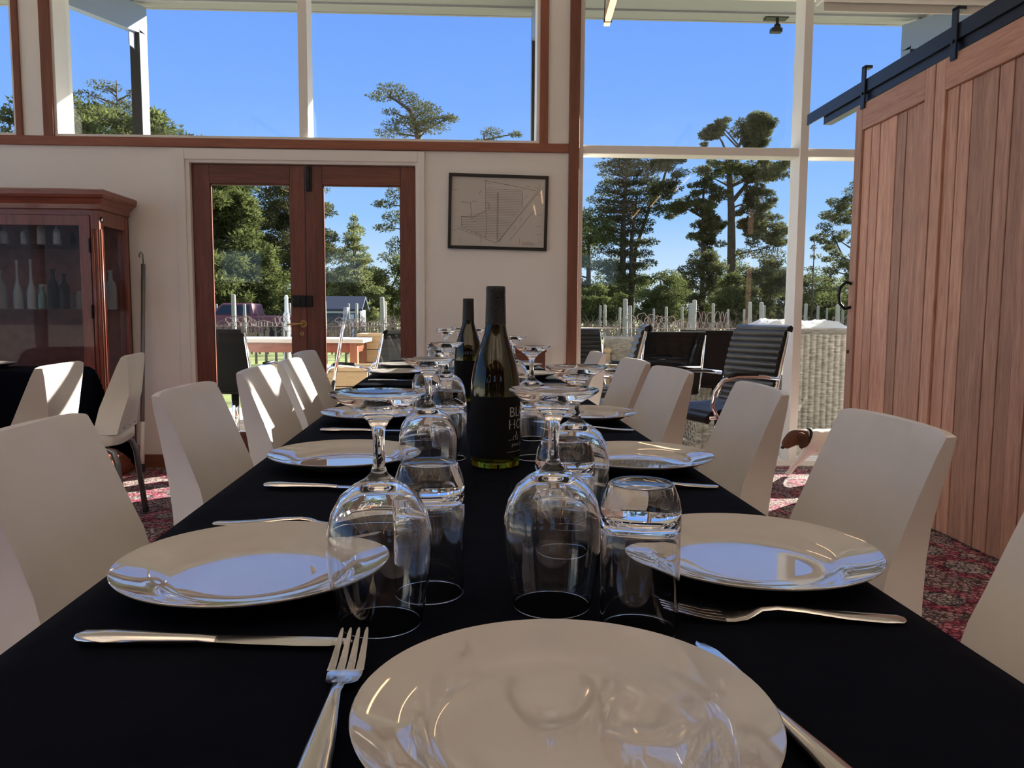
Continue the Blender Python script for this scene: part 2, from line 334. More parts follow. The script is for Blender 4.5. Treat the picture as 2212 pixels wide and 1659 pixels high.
w = thing('window_8', 'wide floor-length glazing added in the unseen left side wall for daylight', 'window', kind='structure')  # unseen glazing, added to let more daylight into the room
for k in range(5):
    a = -3.0 + k*1.5
    obj('window_frame', MB().box(-5.15, -5.05, a, a+.05, .06, 3.0).box(-5.15, -5.05, a+1.45, a+1.5, .06, 3.0).box(-5.15, -5.05, a+.05, a+1.45, .06, .11).box(-5.15, -5.05, a+.05, a+1.45, 2.95, 3.0), MT['white'], w)
    obj('pane', MB().box(-5.103, -5.097, a+.05, a+1.45, .11, 2.95), MT['pane'], w)
def trim(n, b, mat, label, bevel=.003): struct('trim_%d' % n, MB().box(*b), MT[mat], label, bevel=bevel)
trim(1, (-5, .571, 4.978, 5.2, 2.026, 2.081), 'cedarx', 'long red-brown timber beam above the french doors')
trim(2, (-2.853, -2.814, 4.985, 5.2, 2.081, 3.3), 'cedarz', 'narrow timber upright at the far left above the cabinet')
trim(3, (-2.688, -2.626, 4.985, 5.2, 2.081, 3.3), 'cedarz', 'timber upright at the left edge of the long high window')
trim(4, (.383, .437, 4.985, 5.2, 2.081, 3.3), 'cedarz', 'timber upright at the right edge of the long high window')
trim(5, (.571, .636, 4.965, 5.2, 0, 3.3), 'cedarz', 'full-height timber post between framed map and big window')
arc = MB().box(-1.898, -1.838, 4.982, 5, 0, 2.02).box(-.387, -.345, 4.982, 5, 0, 2.02).box(-1.838, -.387, 4.982, 5, 1.953, 2.02)
struct('trim_6', arc, MT['white'], 'white architrave around the french doors', bevel=.004)
jb = MB().box(-1.838, -1.813, 4.995, 5.2, 0, 1.955).box(-.403, -.387, 4.995, 5.2, 0, 1.955).box(-1.813, -.403, 4.995, 5.2, 1.935, 1.955)
struct('trim_7', jb, MT['white'], 'white door jamb lining inside the architrave')
struct('trim_8', MB().box(-1.838, -.387, 4.97, 5.22, 0, .025), MT['cedarx'], 'low timber sill under the french doors')
struct('baseboard_back', MB().box(-5, -1.9, 4.982, 5, 0, .085).box(-.345, .57, 4.982, 5, 0, .085), MT['cedarx'], 'dark timber skirting along the back wall')

# ---- line-art etching: outline trees, little barn and a base line
def motif(x0, x1, zb, h, seed):
    R = random.Random(seed); m = MB(); n = (0, -1, 0); y = 0
    def line(p): m.ribbon([(a, 0, b) for a, b in p], .0042, n, .001)
    x = x0; k = 0; total = x1 - x0
    while x < x1 - .01:
        t = (x - x0) / total
        w = R.uniform(.035, .06); hh = h*R.uniform(.45, .75) if t < .62 else h*R.uniform(.65, 1.0)
        cx = x + w/2
        if .42 < t < .52:                                            # little barn
            line([(x, zb), (x, zb+h*.25), (x+w*1.2, zb+h*.42), (x+w*2.4, zb+h*.25), (x+w*2.4, zb)])
            for q in range(5): line([(x+w*(.3+q*.35), zb), (x+w*(.3+q*.35), zb+h*.3)])
            x += w*2.5; continue
        line([(cx-.004, zb), (cx-.004, zb+hh*.35)]); line([(cx+.004, zb), (cx+.004, zb+hh*.35)])
        pts = []; nn = 11
        for i in range(nn + 1):
            a = math.pi*(-.42 + 1.84*i/nn); rr = R.uniform(.7, 1.15)
            if t < .62: pts.append((cx + math.cos(a)*w*.62*rr, zb + hh*.68 + math.sin(a)*hh*.33*rr))
            else: pts.append((cx + math.cos(a)*w*.34*rr, zb + hh*.6 + math.sin(a)*hh*.42*(1 if 3 < i < 8 else rr)))
        line(pts); x += w*R.uniform(.7, .95); k += 1
    return m
def etch(parent, xa, xb, x0, x1, y, zb, h, seed):
    o = obj('etched_motif', motif(x0, x1, zb, h, seed), MT['etch'], parent); o.location.y = y
    obj('etched_line', MB().box(xa, xb, y-.001, y, zb-.004, zb), MT['etch'], parent)
lo = [c for c in win3.children if c.name.startswith('pane')]
etch(lo[0], .67, 2.07, .99, 1.66, 5.1245, .915, .135, 5)
etch(lo[2], 2.14, 3.38, 2.6, 3.2, 5.1245, .915, .135, 8)

# ---- french doors
def leaf(name, label, x0, x1, g0, g1, seed):
    d = thing(name, label, 'door', kind='structure'); ya, yb = 5.028, 5.073
    obj('stile', MB().box(x0, g0, ya, yb, .028, 1.933), MT['doorz'], d, bevel=.004)
    obj('stile', MB().box(g1, x1, ya, yb, .028, 1.933), MT['doorz'], d, bevel=.004)
    obj('top_rail', MB().box(g0, g1, ya, yb, 1.812, 1.933), MT['doorx'], d, bevel=.004)
    obj('bottom_rail', MB().box(g0, g1, ya, yb, .028, .215), MT['doorx'], d, bevel=.004)
    p = obj('pane', MB().box(g0, g1, 5.047, 5.053, .215, 1.812), MT['pane'], d)
    bw = .008
    obj('glazing_bead', MB().box(g0, g0+bw, 5.034, 5.046, .215, 1.812).box(g1-bw, g1, 5.034, 5.046, .215, 1.812).box(g0, g1, 5.034, 5.046, 1.804, 1.812).box(g0, g1, 5.034, 5.046, .215, .223), MT['doorz'], d)
    etch(p, g0, g1, g0+.07, g1-.04, 5.0465, .915, .085, seed)
    return d
d1 = leaf('door_1', 'left french door leaf in dark red timber with brass lever', -1.81, -1.107, -1.702, -1.20, 11)
d2 = leaf('door_2', 'right french door leaf in dark red timber with black bolts', -1.103, -.407, -.996, -.50, 12)
# brass lever, keyhole, rim lock, top bolt
h = MB().lathe([(0,-.006),(.024,-.006),(.024,0),(0,0)], 20); h = MB().add([(x-1.13, 5.028-abs(z) if z < 0 else 5.028, y+.93) for x, y, z in h.v], h.f)
h.tube([(-1.13, 5.028, .93), (-1.13, 4.985, .93), (-1.145, 4.978, .93), (-1.19, 4.978, .928), (-1.225, 4.985, .925)], [.009,.009,.009,.008,.006], 10)
obj('lever_handle', h, MT['brass'], d1, smooth=True, sharp=40)
k = MB().lathe([(0,0),(.013,0),(.013,.004),(0,.004)], 16); obj('keyhole_plate', MB().add([(x-1.14, 5.028-z, y+.868) for x, y, z in k.v], k.f), MT['brass'], d1)
obj('keyhole', MB().box(-1.143, -1.137, 5.0225, 5.026, .862, .876), MT['black'], d1)
obj('rim_lock', MB().box(-1.195, -1.108, 5.006, 5.028, 1.04, 1.112).box(-1.185, -1.14, 4.998, 5.006, 1.055, 1.095), MT['black'], d1, bevel=.003)
obj('lock_keeper', MB().box(-1.102, -1.068, 5.006, 5.028, 1.04, 1.112).box(-1.095, -1.088, 5.0, 5.006, 1.05, 1.1), MT['black'], d2, bevel=.003)
obj('top_bolt', MB().box(-1.098, -1.06, 5.018, 5.028, 1.77, 1.925).box(-1.086, -1.072, 5.006, 5.018, 1.78, 1.92).box(-1.09, -1.068, 5.002, 5.018, 1.83, 1.842), MT['black'], d2, bevel=.002)

# ---- sliding barn doors hung on a steel rail (parallel to the tables)
BX = 2.085
def barn(name, label, y1, y0, planks, handle, hang):
    d = thing(name, label, 'door', kind='structure'); z0, z1 = .022, 2.15; sw = .075
    obj('stile', MB().box(BX, BX+.045, y1-sw, y1, z0, z1), MT['barn'], d, bevel=.003)
    obj('stile', MB().box(BX, BX+.045, y0, y0+sw, z0, z1), MT['barn'], d, bevel=.003)
    obj('top_rail', MB().box(BX, BX+.045, y0+sw, y1-sw, z1-.14, z1), MT['barny'], d, bevel=.003)
    ya = y1 - sw; w = (y1 - y0 - 2*sw) / planks
    for i in range(planks):
        obj('plank', MB().box(BX+.012+.002*(i % 3), BX+.036, ya-(i+1)*w+.0022, ya-i*w-.0022, z0, z1-.142), MT['barn'], d, bevel=.003)
    obj('back_board', MB().box(BX+.037, BX+.043, y0+sw, y1-sw, z0, z1-.142), MT['black'], d)
    for yy in hang:
        hg = obj('hanger', MB().box(BX-.012, BX-.002, yy-.02, yy+.02, 2.12, 2.34).box(BX-.012, BX+.03, yy-.02, yy+.02, 2.33, 2.345), MT['railblack'], d, bevel=.002)
        obj('bolt', MB().add([(BX-.012-z, yy+x, 2.2+y) for x, y, z in MB().lathe([(0,0),(.008,0),(.008,.006),(0,.006)], 8).v], MB().lathe([(0,0),(.008,0),(.008,.006),(0,.006)], 8).f), MT['black'], hg)
    if handle:
        obj('pull_handle', MB().tube([(BX, y1-.035, 1.18), (BX-.03, y1-.03, 1.19), (BX-.055, y1-.02, 1.16), (BX-.062, y1-.015, 1.115), (BX-.055, y1-.02, 1.07), (BX-.03, y1-.03, 1.04), (BX, y1-.035, 1.05)], .009, 10), MT['black'], d, smooth=True)
        ex = MB().lathe([(0,0),(.011,0),(.011,.004),(0,.004)], 12); obj('keyhole_plate', MB().add([(BX-z, y1-.03+x, .80+y) for x, y, z in ex.v], ex.f), MT['black'], d)
    return d
barn('door_3', 'far sliding barn door of vertical red-brown planks with black pull handle', 4.285, 3.545, 7, True, (4.20,))
barn('door_4', 'near sliding barn door of vertical red-brown planks, running out of view', 3.535, 2.43, 11, False, (3.40, 2.5))
barn('door_5', 'last sliding barn door, beside the camera and outside the view', 2.42, 1.3, 11, False, (2.3, 1.4))
rl = thing('barn_door_rail', 'black steel sliding-door rail above the barn doors', 'rail')
obj('track', MB().box(BX-.002, BX+.006, .6, 4.93, 2.205, 2.265), MT['railblack'], rl)
obj('top_flange', MB().box(BX-.002, BX+.05, .6, 4.93, 2.265, 2.273), MT['railblack'], rl)
obj('support_beam', MB().box(BX+.012, BX+.062, .6, 4.72, 2.16, 2.262), MT['railblack'], rl)
for yy in (.7, 1.25): obj('support_post', MB().box(BX+.012, BX+.062, yy-.03, yy+.03, 0.0, 2.16), MT['railblack'], rl)
# ================================================================== furniture
# ---- cream plastic dining chair: folded shell back, skirted seat, four steel legs. Faces +x, origin on the floor under the seat
def make_chair():
    t = thing('dining_chair', 'cream dining chair', 'chair')
    rows = [(.800,-.238,.362,-.247,.348),(.797,-.235,.369,-.254,.354),(.76,-.220,.370,-.255,.335),(.69,-.191,.374,-.251,.295),(.62,-.163,.380,-.247,.262),(.57,-.143,.388,-.233,.290),(.50,-.124,.400,-.214,.340),(.455,-.117,.408,-.206,.372),(.452,-.117,.408,-.206,.372)]
    rings = []
    for z, xf, w, xr, wr in rows:
        r = []; nn = 14; arch = .016 if z > .5 else .012
        for i in range(nn + 1):                                      # front, concave in plan
            q = -1 + 2*i/nn; r.append((xf + arch*(q*q) - arch*.5, q*w/2, z - ((.003*q*q + .004*max(0,abs(q)-.93)/.07) if z > .79 else 0)))
        for i in range(nn + 1):                                      # rear panel
            q = 1 - 2*i/nn; r.append((xr + arch*.6*(q*q) - arch*.3, q*wr/2, z - ((.003*q*q + .004*max(0,abs(q)-.93)/.07) if z > .79 else 0)))
        rings.append(r)
    b = obj('backrest', MB().rings(rings), MT['chair'], t, smooth=True, sharp=22)
    for q in (-.1, 0, .1): obj('moulded_slot', MB().box(-.2125, -.2095, q-.012, q+.012, .468, .473), MT['leg'], b)
    def outline(s, z, dx=0):
        pts = []
        for k in range(40):
            a = 2*math.pi*k/40; ca, sa = math.cos(a), math.sin(a)
            x = math.copysign(abs(ca)**.45, ca)*.215*s; y = math.copysign(abs(sa)**.45, sa)*(.208 if ca < 0 else .215)*s
            pts.append((x+.005+dx, y, z))
        return pts
    obj('seat', MB().rings([outline(.94, .400), outline(.985, .402), outline(1.0, .412), outline(1.0, .444), outline(.985, .452), outline(.9, .452), outline(.5, .447)]), MT['chair'], t, smooth=True, sharp=45)
    for sx, sy in ((1,1),(1,-1),(-1,1),(-1,-1)):
        x0 = .15*sx; y0 = .165*sy
        obj('leg', MB().tube([(x0*.6, y0, .393), (x0*.95, y0, .39), (x0+.03*sx, y0+.006*sy, .37), (x0+.045*sx, y0+.012*sy, .32), (x0+.075*sx, y0+.035*sy, .012)], .0135, 12), MT['leg'], t, smooth=True)
        obj('foot_cap', MB().lathe([(0,.009),(.015,.009),(.0155,.03),(.014,.034),(0,.034)], 12, (x0+.075*sx, y0+.035*sy, 0)), MT['rubber'], t)
    return t
CH = make_chair(); PI = math.pi
def R_(x, y, rz, label): place(CH, (x, y, .009 - .009), rz, label, 'cream dining chairs')
def right(xt, yc, a, label):                                         # back top at (xt, yc), facing -x
    c, s_ = math.cos(PI+a), math.sin(PI+a); R_(xt + .238*c, yc + .238*s_, PI + a, label)
def left(xt, yc, a, label):
    c, s_ = math.cos(a), math.sin(a); R_(xt + .238*c, yc + .238*s_, a, label)
ZR = .0092
right(.775, .80, 0, 'cream chair nearest on the right side of the long table')
right(.775, 1.395, 0, 'large cream chair in front of the barn door, beside the right-hand nearest plate')
right(.768, 2.055, -.02, 'cream chair on the right side with the dog walking behind it')
right(.70, 2.75, .12, 'cream chair on the right side between black ribbed chair and second plate row')
right(.675, 3.28, .09, 'cream chair with sun-yellowed edge on the right side of the far table')
right(.61, 3.92, .02, 'smallest cream chair on the right side, beside the shiny black ribbed chair')
left(-.755, 1.31, .02, 'largest cream chair, nearest on the left side of the long table')
left(-.755, 2.01, -.02, 'second cream chair on the left side of the long table')
left(-.772, 2.70, -.02, 'third cream chair on the left, with a sunlit patch low on its back')
left(-.778, 3.20, .03, 'fourth cream chair on the left, half in bright sun')
left(-.872, 3.90, -.03, 'fifth and farthest cream chair on the left, against the french door')
left_b = [(-1.585, 3.60, .20, 'cream chair seen from behind beside the cabinet, grey legs showing'), (-1.545, 2.91, .10, 'cream chair with sunlit back in front of the black-draped side table'), (-1.535, 2.27, .05, 'cream chair farthest from the cabinet, before the side table')]
for xt, yc, a, lb in left_b:
    c, s_ = math.cos(PI+a), math.sin(PI+a); R_(xt + .238*c, yc + .238*s_, PI + a, lb)
for o in [x for x in C.objects if x.name.startswith('dining_chair')]: o.location.z = ZR

# ---- tables and cloths
def table(name, label, cx, cy, w, l, rz, zt=.736):
    t = thing(name, label, 'table', (cx, cy, ZR), rz)
    zt -= ZR
    obj('tabletop', MB().box(-w/2, w/2, -l/2, l/2, zt-.028, zt), MT['palew'], t)
    for sx in (-1, 1):
        for sy in (-1, 1): obj('leg', MB().tube([(sx*(w/2-.12), sy*(l/2-.22), zt-.03), (sx*(w/2-.08), sy*(l/2-.15), .0005)], .015, 10), MT['leg'], t, smooth=True)
    return t
def cloth(label, cx, cy, w, l, rz, zt=.740, drop=.26, seed=1, flare=.05):
    nu, nv = int((w+2*drop)/.02), int((l+2*drop)/.02); m = MB(); rr = .014
    hw, hl = w/2+.004, l/2+.004
    def fold(u, h):
        a = abs(u)
        if a <= h: return u, 0
        o = a - h
        return math.copysign(h + min(.012, o*.5), u), o
    for j in range(nv + 1):
        v = -hl - drop + (2*hl + 2*drop)*j/nv
        for i in range(nu + 1):
            u = -hw - drop + (2*hw + 2*drop)*i/nu
            x, du = fold(u, hw); y, dv = fold(v, hl)
            if du > 0 and dv > 0:                                    # hanging corner cone
                d = max(du, dv); k = min(du, dv)
                x += math.copysign(k*.28, u); y += math.copysign(k*.28, v); z = -math.sqrt(max(0, du*du + dv*dv))*.85
            else: z = -(du + dv)
            dd = du + dv
            if dd > 0:
                wav = math.sin((v if du > 0 else u)*17 + seed)*.5 + math.sin((v if du > 0 else u)*31 + 2*seed)*.3
                off = (flare*dd/drop)*(.35 + .5*wav)
                if du > 0: x += math.copysign(max(0, off), u)
                if dv > 0: y += math.copysign(max(0, off), v)
            else:
                z += .0016*mnoise.noise(Vector((u*4+seed, v*13, seed))) * min(1, (hw-abs(u))/.05)
                e = min(hw-abs(u), hl-abs(v))
                if e < rr: z -= (rr-e)**2/rr*.35
            m.v.append((x, y, z + .0016))
    for j in range(nv):
        for i in range(nu):
            a = j*(nu+1) + i; m.f.append((a, a+1, a+nu+2, a+nu+1))
    o = obj('tablecloth', m, MT['cloth'], smooth=True); o.location = (cx, cy, zt); o.rotation_euler.z = rz
    so = o.modifiers.new('thickness', 'SOLIDIFY'); so.thickness = .0012; so.offset = -1
    tag(o, label, 'tablecloth'); return o
TA = .026
table('long_table', 'long dining table under black cloth, set with plates and glasses', -.008, 1.33, .735, 2.2, TA)
cloth('black cloth draped over the long dining table', -.008, 1.33, .735, 2.2, TA, seed=1)
table('far_table', 'second dining table behind the long one, nearest the framed map', -.075, 3.55, .78, 1.5, TA)
cloth('black cloth on the far table below the framed map', -.075, 3.55, .78, 1.5, TA, seed=4)
table('side_table', 'side table under black cloth in front of the cabinet', -2.50, 3.545, 1.30, .36, 0)
cloth('black cloth hanging over the side table by the cabinet', -2.50, 3.545, 1.30, .36, 0, drop=.46, seed=7, flare=.05)
TZ = .7438

# ---- crockery
PLATE = [(0,.0045),(.052,.0045),(.072,.0048),(.080,.0062),(.086,.0095),(.092,.0125),(.100,.0145),(.112,.0178),(.122,.0212),(.1245,.0224),(.1252,.0218),(.1248,.0205),(.121,.0185),(.108,.0135),(.096,.0095),(.084,.0045),(.076,.001),(.066,0),(.062,0),(.061,.002),(0,.0022)]
pl = obj('dinner_plate', MB().lathe(PLATE, 96), MT['plate'], smooth=True, sharp=60); tag(pl, 'plate', 'plate')
for x, y, lb in [(.051,.437,'large white plate set at the near end of the long table'),(-.210,.720,'first white plate on the left side, beside a table knife'),(.272,.745,'first white plate on the right side, beside a fork'),
    (-.223,1.283,'second white plate on the left side of the long table'),(.266,1.262,'second white plate on the right side of the long table'),(-.247,1.83,'third white plate on the left side of the long table'),(.256,1.83,'third white plate on the right side of the long table'),
    (-.335,3.16,'left white plate nearer on the far table'),(.195,3.08,'right white plate nearer on the far table'),(-.35,3.62,'left white plate at the far end of the far table'),(.175,3.62,'right white plate at the far end of the far table'),(-2.235,3.575,'white plate on the side table by the cabinet')]:
    place(pl, (x, y, TZ), 0, lb, 'white dinner plates')
# wine glasses stand upside down on their rims
WO = [(.0330,0),(.0334,.0003),(.0337,.0012),(.0340,.0025),(.0362,.012),(.0392,.028),(.0415,.045),(.0427,.062),(.0420,.078),(.0385,.093),(.0310,.106),(.0205,.1145),(.0120,.119),(.0072,.1235),(.0050,.130),(.0046,.140),(.0047,.152),(.0056,.160),(.0085,.166),(.0145,.172),(.0235,.178),(.0320,.183),(.0378,.1868),(.0385,.1882),(.0378,.1893),(.030,.1883),(.018,.1868),(0,.186)]
WI = [(0,.1125),(.012,.111),(.020,.1075),(.0295,.1005),(.0368,.0895),(.0405,.0760),(.0413,.062),(.0402,.045),(.038,.028),(.0351,.012),(.0329,.0025),(.0325,.0012),(.0327,.0003),(.0330,0)]
wg = obj('wine_glass', MB().lathe(WI[::1] , 56).lathe(WO, 56), MT['glass'], smooth=True); tag(wg, 'glass', 'wine glass')
b_ = bmesh.new(); b_.from_mesh(wg.data); bmesh.ops.remove_doubles(b_, verts=b_.verts, dist=1e-5); bmesh.ops.recalc_face_normals(b_, faces=b_.faces); b_.to_mesh(wg.data); b_.free()
for p in wg.data.polygons: p.use_smooth = True
wg.data.set_sharp_from_angle(angle=math.radians(75))
for x, y, lb in [(-.080,.614,'upturned wine glass between first left plate and the nearest plate'),(.064,.648,'upturned wine glass behind the nearest plate, left of a tumbler'),(.121,.945,'upturned wine glass right of the black wine bottle, second row'),
    (-.072,1.10,'upturned wine glass left of the black wine bottle, second row'),(-.072,1.74,'upturned wine glass left of the rear wine bottle, third row'),(.108,1.56,'upturned wine glass right of the front bottle, third row'),(.105,2.30,'upturned wine glass behind the third row, right of the bottles'),
    (-.125,2.95,'upturned wine glass on the near left of the far table'),(-.150,3.42,'upturned wine glass on the far left of the far table'),(.0,3.50,'upturned wine glass behind the glass vase on the far table'),(-.10,3.85,'farthest upturned wine glass on the far table'),(-2.19,3.41,'upturned wine glass on the side table by the cabinet')]:
    place(wg, (x, y, TZ), 0, lb, 'upturned wine glasses')
TO = [(.0301,0),(.0306,.0003),(.0309,.0014),(.0309,.003),(.0312,.02),(.0317,.06),(.0319,.09),(.0316,.100),(.0300,.108),(.0276,.114),(.0258,.1185),(.0245,.1200),(.0232,.1196),(.020,.1182),(.010,.1176),(0,.1174)]
TI = [(0,.0935),(.015,.0932),(.0235,.0918),(.0280,.0880),(.0298,.080),(.0301,.06),(.0298,.02),(.0295,.003),(.0294,.0014),(.0297,.0003),(.0301,0)]
tb = obj('tumbler', MB().lathe(TI, 56).lathe(TO, 56), MT['glass'], smooth=True); tag(tb, 'tumbler', 'tumbler')
b_ = bmesh.new(); b_.from_mesh(tb.data); bmesh.ops.remove_doubles(b_, verts=b_.verts, dist=1e-5); bmesh.ops.recalc_face_normals(b_, faces=b_.faces); b_.to_mesh(tb.data); b_.free()
for p in tb.data.polygons: p.use_smooth = True
tb.data.set_sharp_from_angle(angle=math.radians(75))
for x, y, lb in [(-.044,.680,'upturned tumbler behind the front left wine glass'),(.129,.594,'upturned tumbler right of the front right wine glass'),(.092,.805,'upturned tumbler behind the front right wine glass'),(-.052,1.335,'upturned tumbler left of the black wine bottle'),
    (.098,1.335,'upturned tumbler half hidden behind the right side of the black bottle'),(-.115,1.70,'upturned tumbler beside the third-row left wine glass'),(-.16,2.85,'upturned tumbler on the near left of the far table'),(-.20,3.45,'upturned tumbler at the far left of the far table'),(.09,3.40,'upturned tumbler on the right of the far table')]:
    place(tb, (x, y, TZ), 0, lb, 'upturned tumblers')
va = obj('glass_vase', MB().lathe([(0,.006),(.030,.006),(.034,.012),(.040,.16),(.042,.16),(.0365,.004),(.033,0),(0,0)], 40), MT['glass'], smooth=True, sharp=50); va.location = (-.02, 3.12, TZ); tag(va, 'straight clear glass vase behind the rear wine bottle', 'vase')

# ---- wine bottles
def text_mesh(txt, size, spacing=1.0):
    cu = bpy.data.curves.new('t', 'FONT'); cu.body = txt; cu.size = size; cu.space_character = spacing; cu.resolution_u = 3; cu.offset = -size*.010
    to = bpy.data.objects.new('t', cu); C.objects.link(to); dg = bpy.context.evaluated_depsgraph_get(); dg.update()
    me = bpy.data.meshes.new_from_object(to.evaluated_get(dg)); bpy.data.objects.remove(to)
    return me
def wrap(me, r, a0, z0):
    b = bmesh.new(); b.from_mesh(me)
    for v in b.verts:
        a = a0 + v.co.x / r; v.co = Vector((r*math.sin(a), -r*math.cos(a), z0 + v.co.y))
    b.to_mesh(me); b.free(); return me
BO = [(0,.004),(.020,.001),(.037,0),(.0400,.003),(.0408,.010),(.0410,.020),(.0410,.125),(.0404,.140),(.0382,.156),(.0340,.174),(.0285,.192),(.0230,.208),(.0188,.222),(.0165,.236),(.0155,.250),(.0148,.285),(.0148,.290),(0,.290)]
BI = [(0,.016),(.030,.010),(.0365,.012),(.0378,.020),(.0378,.125),(.0372,.139),(.0350,.155),(.031,.172),(.0255,.19),(.020,.206),(.0158,.22),(.0132,.236),(.0122,.25),(.0118,.270),(0,.270)]
def bottle(loc, rz, label):
    t = thing('wine_bottle', label, 'bottle', loc, rz)
    gl = obj('glass_body', MB().lathe(BO, 56).lathe(BI, 56), MT['bottle'], t, smooth=True, sharp=60)
    m = MB().lathe([(.0152,.2355),(.0172,.2350),(.0166,.25),(.0157,.286),(.0159,.288),(.0157,.2965),(.0150,.298),(0,.298)], 40)
    cp = obj('foil_capsule', MB().add([(x*(1+.025*math.sin(7*math.atan2(y, x))), y*(1+.02*math.sin(5*math.atan2(y, x)+z*90)), z) for x, y, z in m.v], m.f), MT['cap'], t, smooth=True, sharp=50)
    m = MB(); r0_, r1_ = .0412, .0416; z0, z1 = .018, .119; n = 56; span = 2*math.pi*.80; a0 = -span/2 + .30
    rg = []
    for k in range(n + 1):
        a = a0 + span*k/n; s_, c = math.sin(a), math.cos(a); rg.append([(r0_*s_, -r0_*c, z0), (r1_*s_, -r1_*c, z0), (r1_*s_, -r1_*c, z1), (r0_*s_, -r0_*c, z1)])
    lb = obj('label', m.rings(rg), MT['label'], t, smooth=True, sharp=40)
    for txt, size, a, z, sp in [('BLACK', .0235, .54, .086, 1.0), ('HOUSE', .0235, .50, .0655, 1.0), ('pinot gris', .0085, .68, .0375, 1.0)]:
        me = wrap(text_mesh(txt, size, sp), .0418, a, z); me.materials.clear(); obj('lettering', me, MT['print'], lb)
    hm = MB()
    for pts in [[(-.004,.048),(.006,.048),(.006,.053),(.012,.055),(.012,.048),(.020,.048)],[(.012,.055),(.0145,.0565),(.017,.055),(.017,.048)],[(.0135,.0565),(.0135,.061),(.0155,.061),(.0155,.0565)]]:
        for (xa, za), (xb, zb) in zip(pts, pts[1:]):
            aa, ab = .50 + xa/.0418 + .12, .50 + xb/.0418 + .12; r = .0418; q = .0003
            pa, pb = Vector((r*math.sin(aa), -r*math.cos(aa), za)), Vector((r*math.sin(ab), -r*math.cos(ab), zb)); hm.tube([pa, pb], q, 5)
    for k in range(14):
        aa = .45 + k*.062; hm.tube([Vector((.0418*math.sin(aa), -.0418*math.cos(aa), .0285)), Vector((.0418*math.sin(aa+.04), -.0418*math.cos(aa+.04), .0285))], .0003, 5)
    obj('house_emblem', hm, MT['print'], lb)
    return t
bottle((.028, 1.272, TZ), 0.0, 'dark wine bottle with black label in the middle of the table, nearest')
bottle((-.030, 2.25, TZ), .1, 'smaller-looking yellow-green wine bottle behind the black one')

# ---- cutlery (along +x from handle end to tip)
def loft(sec, n=12):
    # sections (x, half width, z centre, half thickness)
    rs = []
    for x, w, z, t in sec: rs.append([(x, w*math.cos(2*math.pi*k/n), z + t*math.sin(2*math.pi*k/n)) for k in range(n)])
    return MB().rings(rs)
def make_fork():
    t = thing('fork', 'fork', 'fork')
    obj('handle', loft([(0,.004,.0022,.0012),(.004,.0085,.0022,.0018),(.02,.0100,.0026,.0021),(.05,.0085,.0045,.0021),(.085,.0052,.0085,.0020),(.105,.0038,.0098,.0019),(.118,.0042,.0085,.0018),(.126,.0078,.0052,.0014),(.132,.0108,.0035,.0012),(.142,.0120,.0022,.0010),(.150,.0123,.0023,.0010)]), MT['steel'], t, smooth=True, sharp=50)
    for k in range(4):
        y = -.0099 + .0066*k; rs = []
        for x, w, z in [(.149,.0030,.0023),(.165,.0026,.0040),(.182,.0021,.0075),(.196,.0014,.0108),(.2005,.0007,.0118)]:
            yy = y*(1 - (x-.149)*1.2); rs.append([(x, yy-w, z-.0009), (x, yy+w, z-.0009), (x, yy+w, z+.0009), (x, yy-w, z+.0009)])
        obj('tine', MB().rings(rs), MT['steel'], t, bevel=.0003)
    return t
def make_knife():
    t = thing('table_knife', 'knife', 'knife')
    obj('handle', loft([(0,.0045,.0045,.0028),(.005,.0088,.0048,.004),(.025,.0098,.0048,.0046),(.06,.0078,.0046,.0042),(.095,.0056,.0044,.0036),(.108,.0058,.0044,.0026)]), MT['steel'], t, smooth=True, sharp=50)
    bl = []
    for x, y0, y1 in [(.106,-.0055,.0055),(.13,-.0078,.0058),(.17,-.0095,.0055),(.195,-.0090,.0050),(.207,-.0055,.0030),(.2115,-.001,.000)]:
        bl.append([(x, y0, .0042), (x, (y0+y1)/2, .0034), (x, y1, .0034), (x, y1, .0052), (x, (y0+y1)/2, .0052), (x, y0, .0044)])
    obj('blade', MB().rings(bl), MT['steel'], t, smooth=True, sharp=30)
    return t
fk, kn = make_fork(), make_knife()
def put(o, a, b, label, group):                                      # handle end a -> tip b
    place(o, (a[0], a[1], TZ), math.atan2(b[1]-a[1], b[0]-a[0]), label, group)
put(fk, (-.089,.373), (-.094,.573), 'steel fork left of the nearest plate, tines pointing away', 'steel forks')
put(fk, (.353,.602), (.153,.617), 'steel fork lying crosswise in front of the first right plate', 'steel forks')
put(fk, (-.315,.912), (-.117,.893), 'steel fork behind the first left plate, only its tines showing', 'steel forks')
put(fk, (.352,1.097), (.152,1.107), 'steel fork in front of the second right plate', 'steel forks')
put(fk, (.340,1.652), (.140,1.66), 'steel fork in front of the third right plate', 'steel forks')
put(kn, (.204,.350), (.166,.557), 'steel table knife half under the rim of the nearest plate', 'steel table knives')
put(kn, (-.306,.581), (-.096,.567), 'steel table knife in front of the first left plate', 'steel table knives')
put(kn, (-.309,1.108), (-.099,1.082), 'steel table knife in front of the second left plate', 'steel table knives')
put(kn, (-.337,1.642), (-.127,1.632), 'steel table knife in front of the third left plate', 'steel table knives')
put(kn, (-.414,2.90), (-.204,2.90), 'steel table knife in front of the left plate on the far table', 'steel table knives')

